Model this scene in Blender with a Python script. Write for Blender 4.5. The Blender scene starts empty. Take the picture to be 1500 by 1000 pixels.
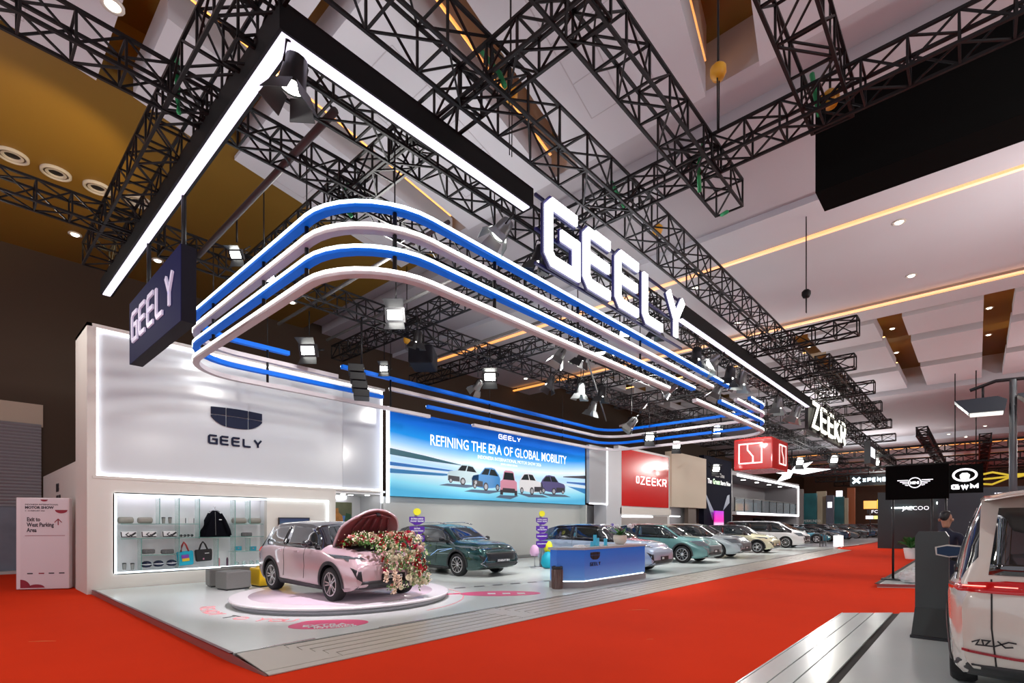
import bpy, bmesh, math, random
import numpy as np
from mathutils import Vector, Matrix
from mathutils.bvhtree import BVHTree
random.seed(7)
SC = bpy.context.scene
COL = SC.collection
R = math.radians

# ------------------------------------------------------------------ camera, world, exposure
TH = math.atan(682/752.0)            # angle between the aisle (+X) and the view direction
cam = bpy.data.cameras.new('camera'); cam.lens = 752/1500*36; cam.sensor_width = 36
cam.shift_y = 266/1500; cam.clip_start = .05; cam.clip_end = 400
co = bpy.data.objects.new('camera', cam); COL.objects.link(co)
co.location = (0, 0, 1.75); co.rotation_euler = (R(90), 0, TH - R(90)); SC.camera = co
SC.view_settings.view_transform = 'Standard'; SC.view_settings.look = 'None'
SC.view_settings.exposure = 0.22; SC.view_settings.gamma = 1.0; SC.view_settings.use_curve_mapping = False
SC.cycles.use_denoising = True; SC.cycles.max_bounces = 5; SC.cycles.diffuse_bounces = 3
SC.cycles.glossy_bounces = 3; SC.cycles.transmission_bounces = 3; SC.cycles.caustics_reflective = False; SC.cycles.caustics_refractive = False
SC.cycles.sample_clamp_indirect = 4.0
W = bpy.data.worlds.new('world'); SC.world = W; W.use_nodes = True
W.node_tree.nodes['Background'].inputs[0].default_value = (.86, .84, .93, 1)
W.node_tree.nodes['Background'].inputs[1].default_value = .85
def point_light(loc, power, color=(1, .97, .93), radius=.25):
    l = bpy.data.lights.new('hall_light', 'POINT'); l.energy = power; l.color = color; l.shadow_soft_size = radius
    o = bpy.data.objects.new('hall_light', l); o.location = loc; COL.objects.link(o); return o
def spot_light(loc, to, power, color, angle=50, radius=.12, blend=.5):
    l = bpy.data.lights.new('spot_light', 'SPOT'); l.energy = power; l.color = color; l.shadow_soft_size = radius
    l.spot_size = R(angle); l.spot_blend = blend
    o = bpy.data.objects.new('spot_light', l); o.location = loc; COL.objects.link(o)
    o.rotation_euler = (Vector(to)-Vector(loc)).to_track_quat('-Z', 'Y').to_euler(); return o
for (x, y, p) in [(7, 10, 520), (14, 10.5, 520), (21, 11, 520), (30, 10, 700), (45, 9, 1300), (66, 8, 1700), (90, 4, 2000),
                  (8, -3, 560), (20, -3, 1100), (40, -8, 1700), (-2, 8, 500), (0, 16.5, 260)]:
    point_light((x, y, 7.0), p*.72)
for loc, to, pw, col, an in [((5.0, 7.2, 7.2), (5.8, 10.2, .9), 2200, (1, .86, .97), 48), ((9.5, 9.0, 7.2), (12, 12.5, .8), 900, (1, 1, 1), 50),
        ((12.6, 8.2, 7.2), (13, 8, .8), 450, (1, 1, 1), 50), ((16, 6.9, 7), (16, 9.6, .8), 1300, (1, 1, 1), 55), ((21, 7, 7), (21, 10, .8), 1300, (1, 1, 1), 55),
        ((25.5, 7, 7), (25.5, 10, .8), 1300, (1, 1, 1), 55), ((31, 7, 7), (31, 10, .8), 1500, (1, 1, 1), 55), ((38, 7, 7), (38, 10.5, .8), 1600, (1, 1, 1), 55),
        ((6, 11.5, 7.3), (6, 16.1, 4.6), 200, (.95, .97, 1), 75), ((17, 11.5, 7.3), (17, 15.9, 1.6), 500, (1, 1, .98), 70),
        ((4.0, -1.5, 6.5), (6.6, -.4, 1), 220, (1, .98, .94), 60), ((3.5, 14.5, 7.6), (.6, 18.6, 11.5), 600, (1, .72, .3), 70)]:
    spot_light(loc, to, pw, col, an)

# ------------------------------------------------------------------ site survey: points on known planes of the hall
def ray(x, y):
    u = (x-750)/752.0
    return (math.cos(TH)+math.sin(TH)*u, math.sin(TH)-math.cos(TH)*u, (766-y)/752.0)
def onz(x, y, z):
    r = ray(x, y); k = (z-1.75)/r[2]; return (r[0]*k, r[1]*k, z)
def ony(x, y, b):
    r = ray(x, y); k = b/r[1]; return (r[0]*k, b, 1.75+r[2]*k)
def onx(x, y, a):
    r = ray(x, y); k = a/r[0]; return (a, r[1]*k, 1.75+r[2]*k)

# ------------------------------------------------------------------ materials
MATS = {}
def M(name, col=(.5, .5, .5), rough=.5, metal=0, emit=None, es=1.0, coat=0, noise=0, nscale=20, bump=0, spec=.5, trans=0, alpha=1):
    if name in MATS: return MATS[name]
    m = bpy.data.materials.new(name); m.use_nodes = True; nt = m.node_tree; b = nt.nodes['Principled BSDF']
    b.inputs['Base Color'].default_value = (*col, 1); b.inputs['Roughness'].default_value = rough; b.inputs['Metallic'].default_value = metal
    b.inputs['Coat Weight'].default_value = coat; b.inputs['Coat Roughness'].default_value = .04
    b.inputs['Specular IOR Level'].default_value = spec; b.inputs['Transmission Weight'].default_value = trans; b.inputs['Alpha'].default_value = alpha
    if emit: b.inputs['Emission Color'].default_value = (*emit, 1); b.inputs['Emission Strength'].default_value = es
    if noise or bump:
        tc = nt.nodes.new('ShaderNodeTexCoord'); n = nt.nodes.new('ShaderNodeTexNoise'); n.inputs['Scale'].default_value = nscale; n.inputs['Detail'].default_value = 4
        nt.links.new(tc.outputs['Object'], n.inputs['Vector'])
        if noise:
            mx = nt.nodes.new('ShaderNodeMix'); mx.data_type = 'RGBA'
            mx.inputs[6].default_value = (*[c*(1-noise) for c in col], 1); mx.inputs[7].default_value = (*[min(1, c*(1+noise)) for c in col], 1)
            nt.links.new(n.outputs['Fac'], mx.inputs[0]); nt.links.new(mx.outputs[2], b.inputs['Base Color'])
        if bump:
            bp = nt.nodes.new('ShaderNodeBump'); bp.inputs['Strength'].default_value = bump; bp.inputs['Distance'].default_value = .01
            nt.links.new(n.outputs['Fac'], bp.inputs['Height']); nt.links.new(bp.outputs['Normal'], b.inputs['Normal'])
    MATS[name] = m; return m
def LED(name, col, s): return M(name, (.8, .8, .8), .4, emit=col, es=s)
def gradient(name, stops, axis=2, lo=0, hi=1, rough=.3, emit=0, spec=.5):
    """object-space colour ramp, the print on a panel"""
    if name in MATS: return MATS[name]
    m = bpy.data.materials.new(name); m.use_nodes = True; nt = m.node_tree; b = nt.nodes['Principled BSDF']; b.inputs['Roughness'].default_value = rough
    tc = nt.nodes.new('ShaderNodeTexCoord'); sp = nt.nodes.new('ShaderNodeSeparateXYZ'); mr = nt.nodes.new('ShaderNodeMapRange'); cr = nt.nodes.new('ShaderNodeValToRGB')
    mr.inputs[1].default_value = lo; mr.inputs[2].default_value = hi
    nt.links.new(tc.outputs['Object'], sp.inputs[0]); nt.links.new(sp.outputs[axis], mr.inputs[0]); nt.links.new(mr.outputs[0], cr.inputs[0])
    el = cr.color_ramp.elements
    while len(el) < len(stops): el.new(.5)
    for e, (p, c) in zip(el, stops): e.position = p; e.color = (*c, 1)
    nt.links.new(cr.outputs[0], b.inputs['Base Color'])
    if emit: nt.links.new(cr.outputs[0], b.inputs['Emission Color']); b.inputs['Emission Strength'].default_value = emit
    MATS[name] = m; return m

blackm = M('black_truss_paint', (.004, .004, .005), .5, noise=.4, nscale=6, spec=.3)
blackp = M('black_plastic', (.008, .008, .01), .4)
steel = M('grey_steel_pipe', (.10, .10, .10), .5, .2)
white_wall = M('warm_white_wall', (.74, .70, .64), .55, noise=.03, nscale=2)
white_gloss = M('white_gloss_laminate', (.60, .62, .64), .2, noise=.02, nscale=.7)
white_paint = M('white_paint', (.8, .8, .8), .5, noise=.02)
ledw = LED('led_white', (.93, .93, 1), 3.2)
ledw2 = LED('led_cool_line', (.78, .92, 1), 3.0)
glassm = M('tinted_car_glass', (.012, .018, .02), .04, spec=.9, coat=1)
tyre = M('tyre_rubber', (.012, .012, .013), .7, bump=.3, nscale=60)
chrome = M('chrome', (.7, .7, .72), .12, 1)

# ------------------------------------------------------------------ mesh helpers
def setp(o, label=None, cat=None, group=None, kind=None):
    if label: o['label'] = label
    if cat: o['category'] = cat
    if group: o['group'] = group
    if kind: o['kind'] = kind
    return o
def empty(name, loc=(0, 0, 0), rz=0, label=None, cat=None, group=None):
    o = bpy.data.objects.new(name, None); COL.objects.link(o); o.location = loc; o.rotation_euler = (0, 0, rz); o.empty_display_size = .1
    return setp(o, label, cat, group)
class MB:
    def __init__(s): s.v = []; s.f = []; s.sm = []
    def add(s, vs, fs, smooth=False):
        n = len(s.v); s.v += [tuple(v) for v in vs]; s.f += [tuple(i+n for i in f) for f in fs]; s.sm += [smooth]*len(fs); return s
    def box(s, lo, hi):
        (a, b, c), (d, e, f) = lo, hi
        return s.add([(a, b, c), (d, b, c), (d, e, c), (a, e, c), (a, b, f), (d, b, f), (d, e, f), (a, e, f)],
                     [(0, 3, 2, 1), (4, 5, 6, 7), (0, 1, 5, 4), (1, 2, 6, 5), (2, 3, 7, 6), (3, 0, 4, 7)])
    def bar(s, p, q, w, h=None, caps=False, up=(0, 0, 1)):
        h = h or w; p = Vector(p); q = Vector(q); d = (q-p).normalized(); u = Vector(up)
        if abs(d.dot(u)) > .98: u = Vector((1, 0, 0))
        x = d.cross(u).normalized()*w/2; y = x.cross(d).normalized()*h/2
        vs = [p-x-y, p+x-y, p+x+y, p-x+y, q-x-y, q+x-y, q+x+y, q-x+y]
        fs = [(0, 1, 5, 4), (1, 2, 6, 5), (2, 3, 7, 6), (3, 0, 4, 7)]
        if caps: fs += [(0, 3, 2, 1), (4, 5, 6, 7)]
        return s.add(vs, fs)
    def tube(s, pts, r, n=8, close=False):
        pts = [Vector(p) for p in pts]; rs = r if isinstance(r, (list, tuple)) else [r]*len(pts); vs = []; fs = []
        for i, p in enumerate(pts):
            d = (pts[min(i+1, len(pts)-1)]-pts[max(i-1, 0)]).normalized(); u = Vector((0, 0, 1)) if abs(d.z) < .95 else Vector((1, 0, 0))
            x = d.cross(u).normalized(); y = x.cross(d)
            vs += [p+(x*math.cos(2*math.pi*k/n)+y*math.sin(2*math.pi*k/n))*rs[i] for k in range(n)]
        for i in range(len(pts)-1):
            for k in range(n): fs.append((i*n+k, i*n+(k+1) % n, (i+1)*n+(k+1) % n, (i+1)*n+k))
        fs.append(tuple(range(n))[::-1]); fs.append(tuple((len(pts)-1)*n+k for k in range(n)))
        return s.add(vs, fs, True)
    def lathe(s, prof, n=24, mat=None, smooth=True, caps=False):
        """prof: (radius, height) list, around z; mat places it"""
        vs = []; fs = []; m = len(prof)
        for k in range(n):
            c, t = math.cos(2*math.pi*k/n), math.sin(2*math.pi*k/n)
            for r, z in prof: vs.append((r*c, r*t, z))
        for k in range(n):
            for j in range(m-1): fs.append((k*m+j, ((k+1) % n)*m+j, ((k+1) % n)*m+j+1, k*m+j+1))
        if caps and prof[0][0] > 0: fs.append(tuple(k*m for k in range(n))[::-1])
        if caps and prof[-1][0] > 0: fs.append(tuple(k*m+m-1 for k in range(n)))
        if mat is not None: vs = [mat @ Vector(v) for v in vs]
        return s.add(vs, fs, smooth)
    def prism(s, poly, z0, z1, mat=None):
        n = len(poly); vs = [(x, y, z0) for x, y in poly]+[(x, y, z1) for x, y in poly]
        fs = [tuple(range(n))[::-1], tuple(range(n, 2*n))]+[(i, (i+1) % n, (i+1) % n+n, i+n) for i in range(n)]
        if mat is not None: vs = [mat @ Vector(v) for v in vs]
        return s.add(vs, fs)
    def mesh(s, name, mat):
        me = bpy.data.meshes.new(name); me.from_pydata(s.v, [], s.f); me.polygons.foreach_set('use_smooth', s.sm); me.update()
        if mat: me.materials.append(mat)
        return me
    def obj(s, name, mat, parent=None, **k):
        return link(name, s.mesh(name, mat), parent, **k)
def link(name, me, parent=None, label=None, cat=None, group=None, kind=None, loc=None, rot=None):
    o = bpy.data.objects.new(name, me); COL.objects.link(o)
    if parent: o.parent = parent
    if loc: o.location = loc
    if rot: o.rotation_euler = rot
    return setp(o, label, cat, group, kind)
def dup(root, loc=None, rot=None, label=None, group=None, parent=None):
    c = root.copy(); COL.objects.link(c); c.parent = parent
    if loc is not None: c.location = loc
    if rot is not None: c.rotation_euler = rot
    if label: c['label'] = label
    if group: c['group'] = group
    for ch in list(root.children): dup(ch, parent=c)
    return c
def box(name, lo, hi, mat, parent=None, bev=0, **k):
    me = MB().box(lo, hi).mesh(name, mat)
    if bev:
        bm = bmesh.new(); bm.from_mesh(me); bmesh.ops.bevel(bm, geom=bm.edges[:], offset=bev, segments=2, affect='EDGES', profile=.5); bm.to_mesh(me); bm.free()
    return link(name, me, parent, **k)
def struct(name, lo, hi, mat, **k): return box(name, lo, hi, mat, kind='structure', **k)
# frames: matrix whose local x runs right, local y up, local z out of the face
def frame(o, x, y):
    x = Vector(x).normalized(); y = Vector(y).normalized(); z = x.cross(y)
    return Matrix(((x.x, y.x, z.x, o[0]), (x.y, y.y, z.y, o[1]), (x.z, y.z, z.z, o[2]), (0, 0, 0, 1)))
def face_aisle(a, b, z): return frame((a, b, z), (1, 0, 0), (0, 0, 1))        # seen from -Y
def face_left(a, b, z): return frame((a, b, z), (0, -1, 0), (0, 0, 1))        # seen from -X
TXT = {}
def text(s, size, mat, Mx, parent=None, name='lettering', depth=.004, bold=0.0, sx=1.0, align='LEFT', **k):
    key = (s, size, depth, bold, align)
    if key not in TXT:
        c = bpy.data.curves.new('t', 'FONT'); c.body = s; c.size = size; c.extrude = depth/2; c.offset = bold; c.align_x = align; c.resolution_u = 2
        t = bpy.data.objects.new('t', c); COL.objects.link(t); dg = bpy.context.evaluated_depsgraph_get()
        TXT[key] = bpy.data.meshes.new_from_object(t.evaluated_get(dg)); bpy.data.objects.remove(t); bpy.data.curves.remove(c)
    me = TXT[key].copy(); me.name = name; me.materials.clear(); me.materials.append(mat)
    me.transform(Mx @ Matrix.Diagonal((sx, 1, 1, 1))); return link(name, me, parent, **k)
GLY = {'G': [[(1, 1), (.14, 1), (0, .88), (0, .12), (.14, 0), (1, 0), (1, .55), (.42, .55)]],
       'E': [[(1, 1), (.14, 1), (0, .88), (0, .12), (.14, 0), (1, 0)], [(.02, .52), (.95, .52)]],
       'L': [[(0, 1), (0, .12), (.14, 0), (1, 0)]], 'Y': [[(0, 1), (.5, .45), (1, 1)], [(.5, .45), (.5, 0)]],
       'Z': [[(0, 1), (1, 1), (0, 0), (1, 0)]], 'K': [[(0, 1), (0, 0)], [(1, 1), (.08, .5), (1, 0)]], 'R': [[(0, 0), (0, 1), (.9, 1), (1, .88), (1, .62), (.9, .5), (.05, .5)], [(.5, .5), (1, 0)]],
       'O': [[(.14, 0), (.86, 0), (1, .12), (1, .88), (.86, 1), (.14, 1), (0, .88), (0, .12), (.14, 0)]],
       'X': [[(0, 1), (1, 0)], [(0, 0), (1, 1)]], 'P': [[(0, 0), (0, 1), (.9, 1), (1, .88), (1, .6), (.9, .48), (.05, .48)]],
       'N': [[(0, 0), (0, 1), (1, 0), (1, 1)]], 'S': [[(1, 1), (.14, 1), (0, .88), (0, .65), (.14, .52), (.86, .52), (1, .4), (1, .12), (.86, 0), (0, 0)]],
       'A': [[(0, 0), (.5, 1), (1, 0)], [(.2, .35), (.8, .35)]], 'B': [[(0, 0), (0, 1), (.85, 1), (.95, .9), (.95, .62), (.85, .52), (1, .4), (1, .12), (.86, 0), (0, 0)], [(0, .52), (.85, .52)]],
       'F': [[(0, 0), (0, 1), (1, 1)], [(0, .52), (.9, .52)]], 'H': [[(0, 0), (0, 1)], [(1, 0), (1, 1)], [(0, .5), (1, .5)]], 'I': [[(.5, 0), (.5, 1)]],
       'M': [[(0, 0), (0, 1), (.5, .3), (1, 1), (1, 0)]], 'T': [[(0, 1), (1, 1)], [(.5, 1), (.5, 0)]], 'W': [[(0, 1), (.25, 0), (.5, .8), (.75, 0), (1, 1)]],
       'D': [[(0, 0), (0, 1), (.8, 1), (1, .82), (1, .18), (.8, 0), (0, 0)]], 'U': [[(0, 1), (0, .12), (.14, 0), (.86, 0), (1, .12), (1, 1)]], 'J': [[(1, 1), (1, .12), (.86, 0), (0, 0)]],
       'C': [[(1, 1), (.14, 1), (0, .88), (0, .12), (.14, 0), (1, 0)]], 'V': [[(0, 1), (.5, 0), (1, 1)]], '2': [[(0, 1), (1, 1), (1, .5), (0, .5), (0, 0), (1, 0)]]}
def stroke(mb, pts, t, z0, z1, M4):
    n = len(pts); P = [Vector(p).to_3d() for p in pts]; L = []; Rr = []
    for i in range(n):
        if i == 0: d = (P[1]-P[0]).normalized(); nn = Vector((-d.y, d.x, 0)); k = 1
        elif i == n-1: d = (P[-1]-P[-2]).normalized(); nn = Vector((-d.y, d.x, 0)); k = 1
        else:
            d0 = (P[i]-P[i-1]).normalized(); d1 = (P[i+1]-P[i]).normalized(); nn = Vector((-(d0.y+d1.y), d0.x+d1.x, 0))
            if nn.length < .2: nn = Vector((-d0.y, d0.x, 0))
            nn.normalize(); k = min(2.2, 1/max(.3, nn.dot(Vector((-d0.y, d0.x, 0)))))
        L.append(P[i]+nn*t/2*k); Rr.append(P[i]-nn*t/2*k)
    for i in range(n-1):
        q = [L[i], Rr[i], Rr[i+1], L[i+1]]
        vs = [M4 @ Vector((p.x, p.y, z0)) for p in q]+[M4 @ Vector((p.x, p.y, z1)) for p in q]
        mb.add(vs, [(0, 3, 2, 1), (4, 5, 6, 7), (0, 1, 5, 4), (1, 2, 6, 5), (2, 3, 7, 6), (3, 0, 4, 7)])
def letters(word, x, y, w, h, gap, t, depth, mat, M4, parent, rim=None, rimw=.0, one=False, name='letter', slant=0, **k):
    """a word in stroke lettering; every letter an object of its own, or one mesh for small print"""
    big = MB()
    for ch in word:
        if ch == ' ': x += w*.7; continue
        ww = w*(.25 if ch == 'I' else 1)
        mb = big if one else MB(); rb = MB()
        for s in GLY[ch]:
            pts = [(x+t/2+px*(ww-t)+slant*(y+py*h), y+t/2+py*(h-t)) for px, py in s]
            stroke(mb, pts, t, 0, depth, M4)
            if rim: stroke(rb, pts, t+rimw, -depth*1.2, -.002, M4)
        if not one:
            o = mb.obj(name, mat, parent)
            if rim: rb.obj('letter_rim', rim, o)
        x += ww+gap
    return big.obj(name, mat, parent, **k) if one else None
def truss(p, q, w, label, bay=None, h=None, cat='truss', group=None, name='lighting_truss', t=None, mat=None):
    """four chords and zigzag bracing"""
    p = Vector(p); q = Vector(q); d = (q-p); L = d.length; d.normalize(); h = h or w; bay = bay or w*1.15; mat = mat or blackm
    t = t or .045
    x = d.cross(Vector((0, 0, 1))); x = x.normalized() if x.length > .1 else Vector((1, 0, 0)); y = x.cross(d).normalized()
    r = empty(name, p, 0, label, cat, group); c = [x*w/2*sx+y*h/2*sy for sx, sy in ((-1, -1), (1, -1), (1, 1), (-1, 1))]
    for k in range(4): MB().bar(c[k], d*L+c[k], t, t, True).obj('chord', mat, r)
    m = MB(); n = max(1, round(L/bay)); st = L/n
    for i in range(n+1):
        s = d*(i*st)
        for k in range(4): m.bar(s+c[k], s+c[(k+1) % 4], t*.7)
        if i < n:
            for k in range(4):
                a, b = (k, (k+1) % 4) if i % 2 == 0 else ((k+1) % 4, k)
                m.bar(s+c[a], s+d*st+c[b], t*.6)
    m.obj('bracing', mat, r, kind='stuff'); return r

# ------------------------------------------------------------------ floor and hall shell
carpet = M('red_carpet', (.74, .036, .004), .95, noise=.13, nscale=.35, bump=.25, spec=.1)
fl = MB()
fl.box((-16, -32, -.1), (120, 34, 0)); o = fl.obj('floor', carpet, kind='structure', label='red carpet of the hall and its aisle')
brown = M('bronze_brown_ceiling', (.21, .118, .016), .55, noise=.12, nscale=.15)
darkbrown = M('dark_brown_wall', (.055, .03, .014), .7, noise=.15, nscale=.3)
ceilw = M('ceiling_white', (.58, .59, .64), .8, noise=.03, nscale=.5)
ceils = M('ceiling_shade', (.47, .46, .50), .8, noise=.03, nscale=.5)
beige = M('ceiling_side_beige', (.55, .45, .38), .8)
cove = LED('cove_amber', (1, .34, .03), 1.15)
struct('wall_left', (-16, 25, 0), (115, 25.6, 13.2), darkbrown)
box('trim_1', (-16, 24.93, 5.2), (2.35, 25, 6.0), M('beige_band', (.5, .42, .33), .7), kind='structure')
# roller shutter: slats, each a piece of the wall
sh = M('shutter_grey', (.28, .29, .32), .45, .2); shut = empty('roller_shutter', (-4, 24.9, 2.3), 0, 'grey horizontal slatted roller shutter behind the exit sign', 'shutter')
sl = MB().add([(0, 0, 0), (6.3, 0, 0), (6.3, -.03, .05), (0, -.03, .05), (6.3, 0, .11), (0, 0, .11)], [(0, 1, 2, 3), (3, 2, 4, 5)]).mesh('slat', sh)
for k in range(26): link('slat', sl, shut, loc=(0, 0, k*.115))
box('loading_door', (-4, 24.85, .1), (2.3, 24.9, 2.3), M('blue_grey_door', (.16, .19, .24), .4, noise=.4, nscale=1.5), label='blue-grey door panel under the roller shutter, left of exit sign', cat='door')
for z in (.0, ): box('rubber_kerb', (-4, 24.6, 0), (2.3, 24.85, .1), M('white_kerb', (.5, .5, .5), .6), label='low pale kerb at the foot of the loading door', cat='kerb')
struct('ceiling', (-16, -32, 13.0), (120, 25, 13.2), brown)
struct('trim_2', (-16, 14.2, 11.5), (12, 25, 13.0), brown)                     # bronze soffit over the left side
def slabz(name, poly, z0, z1, mat, **k): return MB().prism(poly, z0, z1).obj(name, mat, kind='structure', **k)
# suspended white panels over the near end
pn = 0
for i, b in enumerate([12.5, 8.25, 3.85, -.75, -5.2, -9.6]):
    for a0, a1 in ((-8, -3.6), (-3.0, 2.2), (2.85, 4.65), (5.15, 11.55)):
        s = .2
        hi = 3.45
        P_ = [(a0, b+s*(a0-8)), (a1, b+s*(a1-8)), (a1, b+hi+s*(a1-8)), (a0, b+hi+s*(a0-8))]
        if i == 0: P_[2] = (a1, 15.4+s*(a1-8)); P_[3] = (a0, 15.2+s*(a0-8))
        pn += 1; slabz('ceiling_panel', P_, 11.4, 12.1, ceilw)
        # recessed tile joints of the acoustic field
        if a1-a0 > 3 and i < 4:
            g = MB(); u0, u1 = a0+.9, a1-1.2
            for u in np.linspace(u0, u1, 5): g.bar((u, b+.9+s*(u-8), 11.398), (u, b+2.5+s*(u-8), 11.398), .02, .01)
            for v in (.9, 1.7, 2.5): g.bar((u0, b+v+s*(u0-8), 11.398), (u1, b+v+s*(u1-8), 11.398), .02, .01)
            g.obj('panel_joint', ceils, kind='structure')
        MB().bar((a0, b+.1+s*(a0-8), 12.14), (a1, b+.1+s*(a1-8), 12.14), .06, .05).obj('cove_light', LED('cove_gap', (1, .42, .10), 7), kind='structure')
        slabz('trim_side', [(a0, b-.02+s*(a0-8)), (a1, b-.02+s*(a1-8)), (a1, b+.1+s*(a1-8)), (a0, b+.1+s*(a0-8))], 12.2, 13.0, beige)
# flat bands of the ceiling, each with a small step
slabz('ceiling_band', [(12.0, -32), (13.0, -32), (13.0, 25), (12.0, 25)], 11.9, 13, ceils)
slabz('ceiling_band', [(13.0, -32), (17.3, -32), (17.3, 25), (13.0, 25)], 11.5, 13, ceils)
slabz('ceiling_band', [(17.3, -32), (19.15, -32), (19.15, 25), (17.3, 25)], 11.3, 13, ceilw)
slabz('ceiling_band', [(19.6, -32), (27.7, -32), (27.7, 25), (19.6, 25)], 11.55, 13, ceilw)
slabz('ceiling_band', [(28.1, -32), (29.5, -32), (29.5, 25), (28.1, 25)], 11.4, 13, ceilw)
slabz('ceiling_band', [(19.15, -32), (19.6, -32), (19.6, 25), (19.15, 25)], 12.0, 13, beige)
slabz('ceiling_band', [(27.7, -32), (28.1, -32), (28.1, 25), (27.7, 25)], 12.0, 13, beige)
for a in (19.3, 27.85): box('cove_light', (a-.02 if a < 20 else a-.20, -32, 11.23 if a < 20 else 11.33), (a+.12 if a < 20 else a-.04, 25, 11.31 if a < 20 else 11.41), cove, kind='structure')
# coffered zone: bronze bands along the hall, dark slots across
for (a0, a1) in ((29.5, 33.6), (33.9, 39.7), (40.0, 46.6)):
    for b in (-20.6, -16.8, -12.9, -9.0, -5.1, -1.2, 2.65, 6.6, 10.4, 14.3, 18.2, 22):
        slabz('ceiling_panel', [(a0+.9, b-2.85), (a1, b-2.85), (a1, b), (a0+.9, b)], 11.5, 12.0, ceilw)
        box('cove_light', (a0+.95, b-2.8, 12.02), (a0+1.0, b-.05, 12.06), MATS['cove_gap'], kind='structure')
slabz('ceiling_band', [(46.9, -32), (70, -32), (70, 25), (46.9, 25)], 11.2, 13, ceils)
slabz('ceiling_band', [(70, -32), (119, -32), (119, 25), (70, 25)], 10.6, 13, ceilw)
for a in (76, 88): box('cove_light', (a, -32, 10.56), (a+.3, 20, 10.6), cove, kind='structure')
struct('wall_end', (112, -32, 0), (112.5, 25, 11), M('end_wall_brown', (.13, .07, .04), .7, noise=.3, nscale=.2))
struct('wall_right', (30, -26, 0), (112, -25.6, 9), M('dark_hall_wall', (.03, .03, .035), .8))
# downlights
dl0 = None
ddm = LED('downlight_glow', (1, .92, .75), 7)
spots = [(1317, 327, 11.5), (1335, 405, 11.5), (1307, 482, 13), (1313, 517, 13), (1449, 452, 13), (1448, 491, 13), (1185, 508, 13), (1195, 537, 13), (1080, 474, 11.5),
         (1019, 423, 11.5), (165, 11, 11.4), (110, 345, 11.5), (231, 383, 11.5), (770, 555, 11.5), (715, 569, 11.5), (428, 444, 11.5), (852, 585, 11.5), (900, 520, 11.5), (1443, 624, 10.6), (1415, 640, 10.6), (1390, 636, 10.6)]
dg_ = MB().lathe([(.0, .0), (.09, .0), (.13, .05)], 12).mesh('lamp', ddm); rg_ = MB().lathe([(.13, .055), (.19, .055), (.19, .02), (.13, .02)], 14).mesh('ring', M('downlight_ring', (.7, .68, .62), .4))
lab = ['above the flat ceiling band, nearer the aisle', 'in the flat ceiling band beside the second amber cove', 'upper one in the middle bronze band', 'lower one in the middle bronze band', 'upper one in the right bronze band',
       'lower one in the right bronze band', 'upper one in the left bronze band', 'lower one in the left bronze band', 'in white ceiling above the far end of the big letters', 'in white ceiling beside the first amber cove',
       'in the white panel at the top left corner', 'in bronze soffit at the left edge', 'in bronze soffit just above the blue hanging sign', 'behind the ring lights, near a hanging lamp', 'behind the ring lights, left of its neighbour',
       'in the soffit seen between the ring bars', 'above the dark truss grid over the far cars', 'between the white ring bars on the right', 'far ceiling near the right edge', 'far ceiling above the round emblem board', 'far ceiling left above the round emblem board']
def ceil_z(a, b):
    if a < 12: return 11.5 if b > 14.2 else 11.4
    for lim, z in ((13, 11.9), (17.3, 11.5), (19.15, 11.3), (27.7, 11.55), (29.5, 11.4)):
        if a < lim: return z
    return 13.0 if a < 46.6 else 11.2 if a < 70 else 10.6
for (x, y, z), l in zip(spots, lab):
    for _ in range(4): q = onz(x, y, z); z = ceil_z(q[0], q[1])
    if z == 13.0 and l.split()[0] not in ('upper', 'lower'): z = 11.5
    e = empty('downlight', Vector(onz(x, y, z-.052)), 0, 'recessed downlight '+l, 'downlight', 'recessed ceiling downlights'); link('lamp', dg_, e); link('bezel', rg_, e)
for (x, y), l in zip([(18, 230), (82, 255), (143, 277), (203, 297)], ['leftmost', 'second from left', 'third from left', 'rightmost, beside the white light bar,']):
    e = empty('air_nozzle', onz(x, y, 11.44), 0, 'round white air nozzle, '+l+' of the row', 'air vent', 'air nozzles in the bronze soffit')
    MB().lathe([(.34, .06), (.34, .0), (.30, -.02), (.27, .0), (.27, .03)], 24).obj('rim', M('nozzle_ring', (.5, .47, .40), .5), e); MB().lathe([(.23, .01), (.18, .0), (.16, .05)], 24).obj('inner_ring', M('nozzle_ring', (.5, .47, .40), .5), e); MB().lathe([(.225, .035), (.28, .035)], 24).obj('shadow_gap', M('nozzle_gap', (.10, .07, .04), .7), e)
    MB().lathe([(.0, .045), (.16, .045)], 20).obj('throat', blackp, e)

# ------------------------------------------------------------------ Geely stand: platform, ramp boards
plat_top = M('platform_vinyl', (.68, .73, .70), .22, noise=.05, nscale=.5, spec=.4)
PZ = .1
st = empty('exhibition_platform', (0, 0, 0), 0, 'long low pale grey exhibition platform carrying the car stand beside the red carpet', 'platform')
MB().prism([(2.45, 7.0), (40.6, 7.0), (40.6, 15.6), (23.5, 15.6), (23.5, 15.96), (10.9, 15.96), (10.9, 17.6), (8.9, 17.6), (8.9, 16.13), (2.43, 16.13)], 0.002, PZ).obj('deck', plat_top, st)
MB().add([(2.42, 7.0, PZ+.001), (2.42, 16.3, PZ+.001), (2.40, 16.3, .0), (2.40, 6.9, .0), (2.45, 6.02, .0), (2.47, 6.0, .016)], [(0, 1, 2, 3), (0, 3, 4, 5)]).obj('edge_trim', M('edge_trim_brown', (.30, .12, .11), .3, .3), st)
MB().bar((2.43, 7.0, PZ+.004), (2.43, 16.3, PZ+.004), .05, .012).obj('edge_strip', M('dark_red_edge', (.12, .01, .015), .35), st)
ramp = M('ramp_board_beige', (.55, .51, .44), .3, noise=.06, nscale=1); gap_m = M('groove_dark', (.02, .018, .015), .8)
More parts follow.
